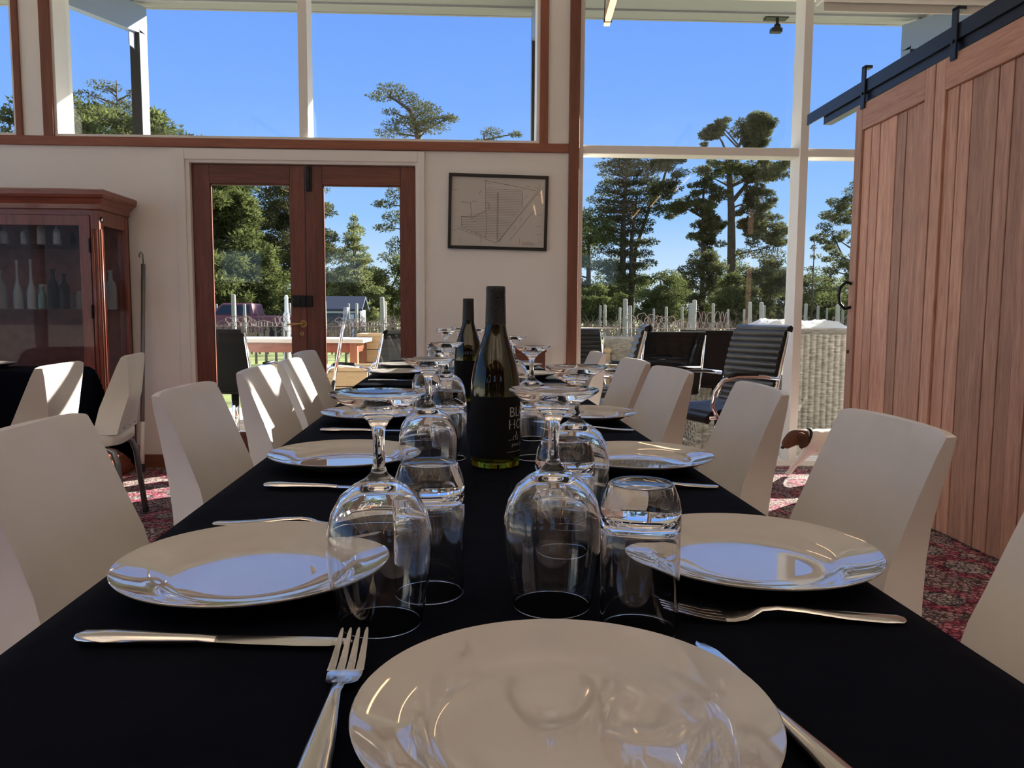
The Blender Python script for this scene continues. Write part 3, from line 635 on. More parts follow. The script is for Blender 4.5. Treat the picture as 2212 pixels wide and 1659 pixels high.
# ---- framed vineyard map, hung slightly crooked
fr = thing('framed_map', 'black framed vineyard plan hanging crooked between doors and timber post', 'picture', (.122, 4.997, 1.648)); fr.rotation_euler.y = .019
Wf, Hf, bw = .317, .236, .019
fm = MB().box(-Wf, -Wf+bw, -.022, 0, -Hf, Hf).box(Wf-bw, Wf, -.022, 0, -Hf, Hf).box(-Wf+bw, Wf-bw, -.022, 0, Hf-bw, Hf).box(-Wf+bw, Wf-bw, -.022, 0, -Hf, -Hf+bw)
obj('frame', fm, MT['frame'], fr, bevel=.002)
pp = obj('paper', MB().box(-Wf+bw, Wf-bw, -.008, -.004, -Hf+bw, Hf-bw), MT['paper'], fr)
obj('picture_glass', MB().box(-Wf+bw, Wf-bw, -.0165, -.0145, -Hf+bw, Hf-bw), MT['picglass'], fr)
def mp_(x, y): return ((x-525)/300*(Wf-bw), -.0082, -(y-352)/222*(Hf-bw))
ml = MB(); L_ = lambda p, w=.0011: ml.ribbon([mp_(*q) for q in p], w*1.35, (0,-1,0), .0003)
y = 205; i = 0
while y < 530:
    xl = 445 if y < 345 else (445 - (y-345)/40*155 if y < 385 else (290 if y < 450 else 290 + (y-450)/65*160 if y < 515 else 450))
    xr = 680 if y < 320 else 680 - (y-320)/225*160
    L_([(xl, y), (xr, y)], .0009); y += 10.5
for p in [[(440,150),(445,345),(365,390),(290,385),(292,455),(450,517),(455,400),(445,345)],[(810,180),(525,548)],[(795,165),(770,215),(530,540)],[(755,335),(600,535)],[(265,460),(520,552)],[(430,150),(620,180),(765,206)],[(518,225),(522,545)],[(524,225),(528,545)],[(680,220),(680,320)],[(345,292),(358,390)],[(440,290),(465,295),(468,330),(445,332)]]: L_(p, .0013)
for x in (287, 415, 545, 668, 795): L_([(x, 520), (x, 548)], .001)
for yy in (230, 360, 435, 490): L_([(770, yy), (808, yy)], .001)
for yy in (215, 345, 475): L_([(230, yy), (262, yy)], .001)
R = random.Random(3)
def scribble(x, yq, n, ang=0, st=7):
    for k in range(n):
        a = math.radians(ang); bx, by = x + k*st*math.cos(a), yq + k*st*math.sin(a)
        L_([(bx, by), (bx + st*.55*math.cos(a) + R.uniform(-1, 1), by + st*.55*math.sin(a) + R.uniform(-3, 3))], .0013)
for a in [(285,290,5),(300,297,8),(355,285,5),(400,240,5,-60),(620,470,6,-57),(665,410,4,-57),(690,265,5,-50),(700,180,4),(750,185,4),(685,540,9),(685,548,12),(690,556,11),(560,205,4),(455,195,5),(355,418,5),(380,480,6,25),(450,170,4),(570,172,4)]: scribble(*a)
obj('map_drawing', ml, MT['ink'], pp)

# ---- glazed cabinet
cb = thing('display_cabinet', 'dark red timber display cabinet with glazed doors left of the french doors', 'cabinet', (0, 0, 0))
XL, XR, YF, YB, ZT = -3.57, -2.19, 4.60, 4.975, 1.585
ps = .055
for x0 in (XL, XR-ps):
    o = obj('corner_post', MB().box(x0, x0+ps, YF, YF+ps, .12, ZT), MT['cab'], cb, bevel=.006)
    obj('rear_post', MB().box(x0, x0+ps, YB-.04, YB, .12, ZT), MT['cab'], cb, bevel=.003)
for q in (.013, .034): obj('reed_moulding', MB().tube([(XR-ps+q+.006, YF-.001, .5), (XR-ps+q+.006, YF-.001, ZT-.11)], .007, 8), MT['cab'], cb, smooth=True)
for q in (.014, .036): obj('reed_moulding', MB().tube([(XR+.001, YF+q, .5), (XR+.001, YF+q, ZT-.11)], .007, 8), MT['cab'], cb, smooth=True)
bt = MB().lathe([(0,0),(.016,0),(.016,.006),(.008,.009),(0,.009)], 16); obj('rosette', MB().add([(XR+z, YF+.028+x, ZT-.055+y) for x, y, z in bt.v], bt.f), MT['black'], cb, smooth=True, sharp=40)
obj('plinth', MB().box(XL-.02, XR+.02, YF-.02, YB, .0095, .12), MT['cabx'], cb, bevel=.006)
obj('base_moulding', MB().box(XL-.035, XR+.035, YF-.035, YB, .12, .15), MT['cabx'], cb, bevel=.01)
obj('frieze', MB().box(XL+ps, XR-ps, YF+.004, YF+.03, ZT-.03, ZT), MT['cabx'], cb)
obj('side_frieze', MB().box(XR-.03, XR-.004, YF+ps, YB-.04, ZT-.085, ZT), MT['cab'], cb)
obj('lower_panel', MB().box(XL+ps, XR-ps, YF+.004, YF+.03, .15, .42), MT['cabx'], cb)
obj('lower_side_panel', MB().box(XR-.03, XR-.004, YF+ps, YB-.04, .15, .46), MT['cab'], cb)
obj('cornice', MB().rings([[(XL-a, YF-a, z), (XR+a, YF-a, z), (XR+a, YB, z), (XL-a, YB, z)] for a, z in [(0,ZT),(.010,ZT+.004),(.013,ZT+.03),(.036,ZT+.058),(.050,ZT+.066),(.056,ZT+.08),(.058,ZT+.104),(.046,ZT+.112)]]), MT['cabx'], cb)
obj('back_panel', MB().box(XL, XR, YB-.012, YB, .12, ZT), MT['cabdark'], cb)
obj('left_side_panel', MB().box(XL, XL+.02, YF+ps, YB-.04, .15, ZT), MT['cabdark'], cb)
obj('bottom_board', MB().box(XL+.02, XR-.02, YF+.03, YB-.012, .42, .44), MT['cabdark'], cb)
obj('top_board', MB().box(XL+.02, XR-.02, YF+.03, YB-.012, ZT-.02, ZT-.004), MT['cabdark'], cb)
obj('side_pane', MB().box(XR-.02, XR-.016, YF+ps, YB-.04, .46, ZT-.085), MT['pane2'], cb)
xm = (XL + XR)/2
for x0, x1, hx in ((xm+.002, XR-ps, xm+.028), (XL+ps, xm-.002, None)):
    dr = obj('door', MB().box(x0, x0+.06, YF-.004, YF+.022, .43, ZT-.033).box(x1-.06, x1, YF-.004, YF+.022, .43, ZT-.033).box(x0+.06, x1-.06, YF-.004, YF+.022, ZT-.09, ZT-.033).box(x0+.06, x1-.06, YF-.004, YF+.022, .43, .50), MT['cab'], cb)
    obj('door_pane', MB().box(x0+.06, x1-.06, YF+.008, YF+.012, .50, ZT-.09), MT['pane2'], dr)
    if hx:
        obj('handle', MB().box(hx-.014, hx+.014, YF-.008, YF-.004, 1.185, 1.285).sphere((hx, YF-.022, 1.235), .017, 12, 8).tube([(hx, YF-.004, 1.235), (hx, YF-.02, 1.235)], .007, 8), MT['black'], dr)
        kn_ = MB().sphere((x0+.12, YF-.008, ZT-.062), .008, 10, 6); obj('turn_button', kn_, MT['brass'], dr, smooth=True)
        for zz in (.62, 1.0, 1.38): obj('hinge', MB().tube([(x1-.002, YF-.008, zz-.04), (x1-.002, YF-.008, zz+.04)], .006, 8), MT['black'], dr)
SH = (1.392, 1.014)
for zz in SH: obj('glass_shelf', MB().box(XL+.025, XR-.03, YF+.04, YB-.02, zz-.006, zz), MT['pane2'], cb)
# old bottles and jars on the two glass shelves
ORD = ['first','second','third','fourth','fifth','sixth','seventh','eighth','ninth','tenth','eleventh','twelfth','thirteenth']
def old_bottle(kind, h, r, mat):
    if kind == 0: pr = [(0,0),(r,0),(r,.55*h),(r*.9,.66*h),(r*.42,.76*h),(r*.36,.93*h),(r*.5,.94*h),(r*.5,h),(r*.3,h),(r*.28,.78*h),(r*.85,.55*h),(r*.88,.03*h),(0,.03*h)]
    elif kind == 1: pr = [(0,0),(r,0),(r*1.02,.8*h),(r*.8,.86*h),(r*.8,h),(r*.7,h),(r*.7,.87*h),(r*.9,.78*h),(r*.88,.04*h),(0,.04*h)]
    else: pr = [(0,0),(r,0),(r,.35*h),(r*.55,.5*h),(r*.3,.62*h),(r*.26,.95*h),(r*.36,.96*h),(r*.36,h),(r*.2,h),(r*.18,.6*h),(r*.85,.33*h),(r*.85,.03*h),(0,.03*h)]
    return MB().lathe(pr, 20)
R = random.Random(9); KN = ['square-shouldered','wide-mouthed','long-necked']
up_ = [(-2.76,0,.075,.018,'oldglass'),(-2.725,0,.06,.012,'oldglass'),(-2.685,0,.11,.024,'oldglass'),(-2.615,0,.135,.019,'oldglass'),(-2.575,1,.075,.018,'oldglass'),(-2.53,0,.115,.021,'amberglass'),(-2.475,1,.12,.022,'oldglass'),(-2.425,0,.06,.015,'oldglass'),(-2.385,0,.125,.021,'oldglass'),(-2.345,0,.08,.016,'amberglass')]
lo_ = [(-2.73,0,.225,.037,'oldglass'),(-2.675,0,.155,.029,'aquaglass'),(-2.625,2,.285,.026,'oldglass'),(-2.59,0,.14,.027,'oldglass'),(-2.545,2,.29,.026,'oldglass'),(-2.535,1,.15,.029,'oldglass'),(-2.485,0,.13,.024,'aquaglass'),(-2.44,0,.165,.026,'aquaglass'),(-2.42,0,.235,.029,'amberglass'),(-2.385,0,.12,.027,'oldglass'),(-2.355,0,.21,.028,'amberglass'),(-2.32,1,.11,.024,'oldglass')]
CN = {'oldglass':'clear','aquaglass':'pale green','amberglass':'dark'}
for row, zz, nm in ((up_, SH[0], 'upper'), (lo_, SH[1], 'lower')):
    for i, (x, kd, hh, r, mt) in enumerate(row):
        yy = 4.70 if i % 2 == 0 else 4.80
        o = obj('antique_bottle', old_bottle(kd, hh, r, mt), MT[mt], smooth=True, sharp=50); o.location = (x - .10, yy, zz)
        tag(o, '%s %s old glass bottle, %s from the left on the cabinet\'s %s shelf' % (KN[kd], CN[mt], ORD[i], nm), 'bottle', 'old bottles in the cabinet')
for i, (x, yy, hh) in enumerate([(-2.30,4.88,.24),(-2.31,4.74,.2)]):
    o = obj('antique_bottle', old_bottle(0, hh, .034, 'oldglass'), MT['oldglass'], smooth=True, sharp=50); o.location = (x+.03, yy, SH[1]); tag(o, 'tall clear old bottle seen through the cabinet\'s side pane, %s' % ['rear one', 'front one'][i], 'bottle', 'old bottles in the cabinet')
# window pole leaning beside the cabinet
wp = thing('window_pole', 'grey metal window pole with hook leaning in the corner beside the cabinet', 'pole')
obj('shaft', MB().tube([(-2.085, 4.80, .035), (-2.105, 4.968, 1.30)], .0125, 12), MT['leg'], wp, smooth=True)
obj('white_sleeve', MB().tube([(-2.0865, 4.803, .06), (-2.0895, 4.838, .32)], .0140, 12), MT['white2'], wp, smooth=True)
obj('rubber_tip', MB().tube([(-2.084, 4.798, .0105), (-2.087, 4.804, .06)], .017, 12), MT['rubber'], wp)
obj('hook', MB().tube([(-2.105, 4.968, 1.30), (-2.108, 4.972, 1.36), (-2.12, 4.972, 1.375), (-2.13, 4.972, 1.36), (-2.128, 4.972, 1.34)], .004, 8), MT['leg'], wp, smooth=True)
# low cupboard behind the far table
lc = thing('low_cupboard', 'low brown timber cupboard against the wall under the framed map', 'cupboard')
x0, x1, yf, yb, zt = -.02, .405, 4.66, 4.975, .80
obj('carcass', MB().box(x0, x0+.02, yf+.02, yb, .01, zt-.03).box(x1-.02, x1, yf+.02, yb, .01, zt-.03).box(x0+.02, x1-.02, yf+.02, yb, .01, .05).box(x0+.02, x1-.02, yb-.01, yb, .05, zt-.03), MT['cab'], lc)
obj('top', MB().box(x0-.01, x1+.01, yf, yb, zt-.03, zt), MT['cedarx'], lc, bevel=.005)
dr = obj('door', MB().box(x0, x0+.06, yf, yf+.02, .05, zt-.032).box(x1-.06, x1, yf, yf+.02, .05, zt-.032).box(x0+.06, x1-.06, yf, yf+.02, zt-.08, zt-.032).box(x0+.06, x1-.06, yf, yf+.02, .05, .12).box(x0+.06, x1-.06, yf, yf+.02, .56, .63), MT['cedarx'], lc)
obj('dark_panel', MB().box(x0+.06, x1-.06, yf+.008, yf+.014, .12, .56).box(x0+.06, x1-.06, yf+.008, yf+.014, .63, zt-.08), MT['cabdark'], dr)

# ---- linear pendant lamps
def pendant(x, ya, yb, z, label, rz=0, upl=None):
    t = thing('pendant_lamp', label, 'lamp', (x, (ya+yb)/2, z), rz); l = (yb-ya)/2
    obj('timber_bar', MB().box(-.016, .016, -l, l, .008, .036), MT['palew'], t, bevel=.004)
    obj('diffuser', MB().box(-.013, .013, -l+.005, l-.005, -.004, .008), MT['lamp'], t)
    for yy in (-l+.06, l-.06):
        obj('cable', MB().tube([(-.017, yy, .0), (-.014, yy, .12), (-.005, yy-.005, 3.28-z)], .0025, 6).tube([(.017, yy, .0), (.014, yy, .12), (.005, yy-.005, 3.28-z)], .0025, 6), MT['black'], t)
        obj('cable_strap', MB().box(-.0185, .0185, yy-.005, yy+.005, -.0055, .0375), MT['black'], t)
    obj('ceiling_rose', MB().box(-.03, .03, -l+.02, l-.02, 3.28-z, 3.2995-z), MT['black'], t)
    obj('fill_strip', MB().box(-.012, .012, -l+.01, l-.01, .036, .040), MT['lamp'], t)  # glowing strip added on top to go with the fill light
    for nm, pw, zz, rx in (('lamp_light', .55, -.006, 0), ('fill_uplight', LAMP_W if upl is None else upl, .043, math.pi)):  # upward light is added to brighten the room off the ceiling
        ld = bpy.data.lights.new(nm, 'AREA'); ld.shape = 'RECTANGLE'; ld.size = .024; ld.size_y = 2*l-.05; ld.energy = pw; ld.color = (1.0, .62, .34) if rx == 0 else (1.0, .89, .77)
        lo_ = bpy.data.objects.new(nm, ld); C.objects.link(lo_); lo_.parent = t; lo_.location = (0, 0, zz); lo_.rotation_euler.x = rx
    return t
LAMP_W = 11.0
pendant(.565, 2.55, 3.75, 2.36, 'slim timber bar lamp hanging at the top of the big window', -.06, 1.0)
k_ = 0
for col, xx in (('left', -2.6), ('middle left', -1.0), ('middle right', .9), ('right', 2.6)):
    for row, yy in (('first', .3), ('second', -1.2), ('third', -2.6)):
        pendant(xx, yy-.6, yy+.6, 2.68, 'slim timber bar lamp, %s from the windows in the %s column of lamps' % (row, col), .1)
# roller blind at the right-hand pane
rb = thing('roller_blind', 'rolled-up pale blind above the right-hand pane, over the barn door', 'blind')
obj('roll', MB().tube([(2.16, 4.94, 3.005), (3.38, 4.94, 3.005)], .034, 20), MT['blind'], rb, smooth=True, sharp=50)
obj('hem_bar', MB().box(2.18, 3.36, 4.968, 4.978, 2.925, 2.945), MT['blind'], rb); obj('fabric_edge', MB().box(2.18, 3.36, 4.9725, 4.9740, 2.945, 3.005), MT['blind'], rb)
for xx in (2.145, 3.385): obj('bracket', MB().box(xx-.006, xx+.006, 4.905, 4.998, 2.965, 3.045), MT['white2'], rb)

# ---- black office armchair with ribbed sling; faces +x
def make_office(label, ribbed=True, mat='leather'):
    t = thing('office_chair', label, 'chair')
    def sling(path, n_r, amp, hw):
        rs = []; m = MB(); pts = []
        n = n_r*6
        L = [0]
        for a, b in zip(path, path[1:]): L.append(L[-1] + math.dist(a, b))
        for i in range(n + 1):
            s_ = L[-1]*i/n; k = max(j for j in range(len(L)) if L[j] <= s_ + 1e-9); k = min(k, len(path)-2)
            f = (s_-L[k])/(L[k+1]-L[k]); p = [path[k][c]*(1-f) + path[k+1][c]*f for c in (0, 1)]
            tx, tz = path[k+1][0]-path[k][0], path[k+1][1]-path[k][1]; q = math.hypot(tx, tz); pts.append((p[0], p[1], tz/q, -tx/q, i))
        for x, z, nx, nz, i in pts:
            a = amp*abs(math.sin(math.pi*i/6)); f = .012 + a; bk = .012 + a*.6
            rs.append([(x+nx*f, -hw, z+nz*f), (x+nx*f, hw, z+nz*f), (x-nx*bk, hw, z-nz*bk), (x-nx*bk, -hw, z-nz*bk)])
        return m.rings(rs)
    amp = .010 if ribbed else .001
    back = [(-.19,.47),(-.215,.52),(-.225,.60),(-.24,.70),(-.265,.80),(-.295,.89),(-.315,.915),(-.335,.91)]
    seat = [(.25,.40),(.235,.435),(.20,.452),(.10,.455),(-.05,.447),(-.15,.452),(-.19,.47)]
    obj('backrest', sling(back, 13, amp, .225), MT[mat], t, smooth=True, sharp=50)
    obj('seat', sling(seat, 10, amp, .235), MT[mat], t, smooth=True, sharp=50)
    for s_ in (-1, 1):
        y = .262*s_
        obj('armrest', MB().tube([(.20,y,.43),(.235,y,.50),(.22,y,.58),(.17,y,.635),(.08,y,.655),(-.10,y,.650),(-.215,y*.97,.635)], .0125, 10), MT['chrome'], t, smooth=True)
        obj('arm_pad', MB().tube([(.14,y,.658),(.08,y,.668),(-.06,y,.665)], .014, 10), MT['black'], t, smooth=True)
        obj('side_rail', MB().tube([(.235,y*.9,.43),(0,y*.9,.435),(-.17,y*.9,.455),(-.225,y*.9,.60),(-.30,y*.88,.90)], .011, 8), MT['chrome'], t, smooth=True)
    obj('column', MB().tube([(-.01,0,.43),(-.01,0,.10)], .028, 14), MT['chrome'], t, smooth=True)
    for k in range(5):
        a = 2*math.pi*k/5 + .3; ca, sa = math.cos(a), math.sin(a)
        g = obj('base_arm', MB().tube([(-.01,0,.115),(-.01+.16*ca,.16*sa,.10),(-.01+.30*ca,.30*sa,.068)], [.022,.018,.012], 10), MT['chrome'], t, smooth=True)
        obj('castor', MB().tube([(-.01+.30*ca-.012*sa,.30*sa+.012*ca,.027),(-.01+.30*ca+.012*sa,.30*sa-.012*ca,.027)], .0255, 14).tube([(-.01+.30*ca,.30*sa,.068),(-.01+.30*ca,.30*sa,.03)], .006, 8), MT['black'], g)
    return t
oc = make_office('', True)
place(oc, (1.40, 4.42, ZR), math.radians(200), 'black ribbed armchair with chrome arms inside the big window, next to the dog')
place(oc, (.66, 4.50, ZR), math.radians(172), 'glossy black ribbed chair seen side-on beside the timber post')

# ---- dog walking left over the rug
dg_ = thing('dog', 'small white and brown dog with dark collar walking left by the big window', 'dog', (2.065, 4.56, ZR)); dg_.scale = (1.12, 1.12, 1.10)
def skin_body(name, V, Ed, rad, mat, parent, root=0, sub=2):
    me = bpy.data.meshes.new(name); me.from_pydata(V, Ed, []); me.update()
    o = bpy.data.objects.new(name, me); C.objects.link(o); o.parent = parent
    sm_ = o.modifiers.new('skin', 'SKIN'); sm_.use_smooth_shade = True
    for i, r in enumerate(rad):
        r = r if isinstance(r, tuple) else (r, r); me.skin_vertices[0].data[i].radius = r
        me.skin_vertices[0].data[i].use_root = (i == root)
    ss = o.modifiers.new('sub', 'SUBSURF'); ss.levels = sub; ss.render_levels = sub
    me.materials.append(mat); return o
m, nt, p, out = newmat('dog_coat')
tc = N(nt, 'ShaderNodeTexCoord'); nz = N(nt, 'ShaderNodeTexNoise', Scale=9.0, Detail=3.0); nt.links.new(tc.outputs['Object'], nz.inputs['Vector'])
def patch(cx, cz, rx, rz):
    s_ = N(nt, 'ShaderNodeSeparateXYZ'); nt.links.new(tc.outputs['Object'], s_.inputs[0])
    def lin(o_, c, r):
        a = N(nt, 'ShaderNodeMath', operation='SUBTRACT'); a.inputs[1].default_value = c; nt.links.new(o_, a.inputs[0])
        b = N(nt, 'ShaderNodeMath', operation='DIVIDE'); b.inputs[1].default_value = r; nt.links.new(a.outputs[0], b.inputs[0])
        c_ = N(nt, 'ShaderNodeMath', operation='MULTIPLY'); nt.links.new(b.outputs[0], c_.inputs[0]); nt.links.new(b.outputs[0], c_.inputs[1]); return c_.outputs[0]
    ad = N(nt, 'ShaderNodeMath', operation='ADD'); nt.links.new(lin(s_.outputs[0], cx, rx), ad.inputs[0]); nt.links.new(lin(s_.outputs[2], cz, rz), ad.inputs[1])
    ad2 = N(nt, 'ShaderNodeMath', operation='ADD'); nt.links.new(ad.outputs[0], ad2.inputs[0])
    m2 = N(nt, 'ShaderNodeMath', operation='MULTIPLY_ADD'); m2.inputs[1].default_value = 1.2; m2.inputs[2].default_value = -.6; nt.links.new(nz.outputs['Fac'], m2.inputs[0]); nt.links.new(m2.outputs[0], ad2.inputs[1])
    lt = N(nt, 'ShaderNodeMath', operation='LESS_THAN'); lt.inputs[1].default_value = 1.0; nt.links.new(ad2.outputs[0], lt.inputs[0]); return lt.outputs[0]
mx1 = N(nt, 'ShaderNodeMath', operation='MAXIMUM'); nt.links.new(patch(-.145,.235,.085,.075), mx1.inputs[0]); nt.links.new(patch(.20,.27,.105,.085), mx1.inputs[1])
cm = N(nt, 'ShaderNodeMixRGB'); cm.inputs[1].default_value = (.80,.74,.68,1); cm.inputs[2].default_value = (.115,.042,.017,1); nt.links.new(mx1.outputs[0], cm.inputs[0]); nt.links.new(cm.outputs[0], p.inputs['Base Color']); p.inputs['Roughness'].default_value = .8
# x forward is -x: spine, neck, head, legs, tail
V = [(.10,0,.225),(.0,0,.215),(-.045,0,.222),(-.085,0,.238),(-.125,0,.232),(-.162,0,.200),(-.185,0,.172),(.22,0,.225),(.27,0,.24),(.34,0,.29),(.38,0,.36),
     (-.015,.045,.16),(-.06,.05,.105),(-.105,.05,.055),(-.125,.05,.018),(-.15,.05,.012),
     (.0,-.045,.16),(.035,-.05,.10),(.045,-.05,.05),(.05,-.05,.015),(.025,-.05,.010),
     (.235,.05,.17),(.215,.055,.11),(.265,.055,.065),(.255,.055,.015),(.23,.055,.010),
     (.25,-.05,.17),(.26,-.055,.11),(.32,-.055,.07),(.33,-.055,.017),(.305,-.055,.010)]
Ed = [(0,1),(1,2),(2,3),(3,4),(4,5),(5,6),(0,7),(7,8),(8,9),(9,10),(1,11),(11,12),(12,13),(13,14),(14,15),(1,16),(16,17),(17,18),(18,19),(19,20),(7,21),(21,22),(22,23),(23,24),(24,25),(7,26),(26,27),(27,28),(28,29),(29,30)]
rad = [(.068,.062),(.070,.066),(.056,.053),(.050,.047),(.054,.050),(.037,.034),(.024,.021),(.058,.058),(.045,.045),.014,.008,.036,.022,.016,.014,.012,.034,.021,.016,.014,.012,.042,.028,.017,.014,.012,.042,.028,.017,.014,.012]
skin_body('body', V, Ed, rad, m, dg_)
brown = pm('dog_ear_brown', (.085,.034,.016), .85, var=.2, scale=20)
for s_ in (-1, 1):
    obj('ear', MB().rings([[(-.108+dx+wx*math.cos(a), s_*(.040+dy+.006*math.sin(a)), z-.012) for a in [2*math.pi*k/10 for k in range(10)]] for dx, dy, z, wx in [(0,.0,.275,.010),(.004,.010,.265,.022),(.010,.014,.245,.029),(.012,.013,.222,.030),(.010,.010,.205,.022),(.008,.009,.196,.009)]]), brown, dg_, smooth=True)
    obj('eye', MB().sphere((-.160, s_*.027, .226), .006, 10, 6), MT['rubber'], dg_, smooth=True)
obj('nose', MB().sphere((-.188, 0, .174), .011, 10, 8, (1,1.1,.8)), MT['rubber'], dg_, smooth=True)
cl_ = obj('collar', MB().rings([[(-.062+q+.018*math.cos(a), .052*math.sin(a), .226+.056*math.cos(a)+q*.3) for a in [2*math.pi*k/24 for k in range(24)]] for q, c_ in ((-.009,0),(.009,0))], False, False), MT['rubber'], dg_, smooth=True)
cl_.modifiers.new('t', 'SOLIDIFY').thickness = .004
obj('tag_ring', MB().tube([(-.082, .005*math.cos(a), .172+.010*math.sin(a)) for a in [2*math.pi*k/12 for k in range(13)]], .0015, 6), MT['chrome'], dg_)
# ================================================================== outside
g = struct('ground', MB().box(-300, 300, 8.6, 420, -.5, -.12), MT['grass'], 'green lawn and vineyard ground beyond the patio'); g['category'] = 'ground'
g2 = struct('ground_side', MB().box(-300, -5.2, -60, 8.6, -.5, -.12).box(4.1, 300, -60, 8.6, -.5, -.12).box(-5.2, 4.1, -60, -3.4, -.5, -.12), MT['gravel'], 'unseen pale gravel yard added around the building to bounce sunlight'); g2['category'] = 'ground'  # unseen yard, made pale to bounce sunlight indoors
pat = struct('patio', MB().box(-5.2, 9.0, 5.2, 8.6, -.5, -.075), MT['concrete'], 'timber-decked patio outside the glass doors'); pat['category'] = 'patio'
pm_ = MB().box(-5.2, 9.0, -.067, .067, -.0745, -.045); pme = mesh_from(pm_, 'deck_plank')
for k in range(24):
    o = obj('deck_plank', pme, MT['deck'], pat); o.location = (0, 5.275 + k*.14, 0)
# verandah: mono-pitch roof rising outwards on steel portals
vr = thing('verandah_roof', 'pale verandah roof overhang seen along the top of the windows', 'roof')
def slab(x0, x1, ya, za, yb, zb, t): return MB().hexa([(x0,ya,za),(x1,ya,za),(x1,yb,zb),(x0,yb,zb),(x0,ya,za+t),(x1,ya,za+t),(x1,yb,zb+t),(x0,yb,zb+t)])
obj('soffit', slab(-6.5, 6.5, 5.2, 3.31, 7.35, 3.74, .05), MT['soffit'], vr)
obj('fascia', MB().box(-6.5, 6.5, 7.35, 7.38, 3.735, 3.95), MT['soffit'], vr)
for y, z in ((6.0, 3.470), (6.9, 3.650)): obj('batten', MB().box(-6.5, 6.5, y-.02, y+.02, z-.022, z+.01), MT['soffit'], vr)
def portal(x, label):
    t = thing('verandah_frame', label, 'post')
    obj('post', MB().box(x-.04, x+.04, 7.0, 7.155, -.07, 3.43), MT['steelgrey'], t, bevel=.004)
    obj('front_flange', MB().box(x-.042, x+.042, 6.988, 7.0, -.07, 3.43), MT['black'], t)
    obj('beam', slab(x-.04, x+.04, 5.2, 3.06, 7.155, 3.43, .235), MT['steelgrey'], t)
    obj('gusset', MB().box(x-.005, x+.005, 6.88, 6.988, 3.26, 3.40), MT['steelgrey'], t)
portal(-2.965, 'grey steel verandah post and sloping beam behind the upper left window')
portal(.505, 'grey steel verandah post hidden behind the timber upright beside the framed map')
portal(3.915, 'grey steel verandah post and beam above the barn door rail')
sc_ = thing('security_camera', 'small black camera on a bracket under the eave outside the big window', 'camera', (2.66, 7.05, 3.61))
obj('mount_plate', MB().box(-.10, .10, -.05, .05, .03, .055), MT['black'], sc_, bevel=.004)
obj('arm', MB().tube([(.01,0,.03),(.012,0,-.02)], .014, 10), MT['black'], sc_); obj('camera_body', MB().sphere((.012,0,-.035), .032, 14, 10).box(-.045,.05,-.03,.03,-.085,-.05), MT['black'], sc_)
sc_.location.z = 3.62
# black chairs outside
oo = make_office('', False, 'mesh')
DZ = -.045
place(oo, (1.42, 5.92, DZ), math.radians(95), 'plain black armchair outside the big window, seen from behind')
place(oo, (-1.86, 5.95, DZ), math.radians(80), 'black armchair outside the left door pane')
place(oo, (-.84, 6.0, DZ), math.radians(150), 'black armchair with curved chrome arms outside the right door pane')
place(oc, (.85, 6.15, DZ), math.radians(280), 'black ribbed armchair outside, left end of the big window')
place(oo, (2.05, 6.55, DZ), math.radians(60), 'black armchair outside behind the white mullion')
# wicker sofas
def weave_panel(w, h, cw=.050, ch=.030):
    nx, nz = max(2, int(w/(cw/6))), max(2, int(h/(ch/4))); m = MB()
    for j in range(nz + 1):
        for i in range(nx + 1):
            x, z = w*i/nx, h*j/nz
            d = .012*abs(math.sin(math.pi*x/cw))**.6 + .006*abs(math.sin(math.pi*z/ch))*(1 if (int(x/cw)+int(z/ch)) % 2 else .35)
            m.v.append((x, -d, z))
    for j in range(nz):
        for i in range(nx):
            a = j*(nx+1)+i; m.f.append((a, a+1, a+nx+2, a+nx+1))
    return m
def sofa(label, loc, rz, L, H, seat_h=.34, D=.78, cush=True):
    t = thing('wicker_sofa', label, 'sofa', loc, rz)
    obj('core', MB().box(0.012, L-.012, .012, .16, .03, H-.02).box(.012, L-.012, .16, D-.012, .03, seat_h-.02).box(.012, .14, .16, D-.012, seat_h-.02, .56).box(L-.14, L-.012, .16, D-.012, seat_h-.02, .56), MT['rubber'], t)
    p = obj('woven_back', weave_panel(L, H-.03), MT['wicker'], t, smooth=True); p.location = (0, 0, .03)
    for xx, r in ((0, PI/2), (L, PI/2)):
        q = obj('woven_side', weave_panel(D, .56-.03), MT['wicker'], t, smooth=True); q.location = (xx, 0, .03); q.rotation_euler.z = r
    q = obj('woven_front', weave_panel(L, seat_h-.03), MT['wicker'], t, smooth=True); q.location = (0, D, .03)
    q = obj('woven_inner_back', weave_panel(L-.02, H-seat_h), MT['wicker'], t, smooth=True); q.location = (.01, .17, seat_h)
    obj('top_braid', MB().tube([(0,.08,H), (L,.08,H)], .05, 12), MT['wicker'], t, smooth=True)
    if cush:
        n = max(1, round(L/.7))
        for k in range(n): obj('cushion', MB().box(.15+k*(L-.3)/n+.005, .15+(k+1)*(L-.3)/n-.005, .2, D+.01, seat_h-.015, seat_h+.1), MT['mesh'], t, bevel=.03)
    for sx in (.06, L-.06):
        for sy in (.07, D-.07): obj('foot', MB().box(sx-.025, sx+.025, sy-.025, sy+.025, 0, .04), MT['black'], t)
    return t
sofa('grey wicker sofa seen from behind in the right-hand pane, above the dog', (2.50, 6.05, DZ), 0, 1.5, .90)
sofa('long grey wicker sofa behind the black chairs outside the big window', (1.15, 6.95, DZ), 0, 1.35, .80)
wf = thing('wicker_footstool', 'low grey wicker footstool on the deck below the black armchair', 'stool', (1.62, 5.62, DZ))
obj('core', MB().box(.012,.42,.012,.42,.02,.30), MT['rubber'], wf)
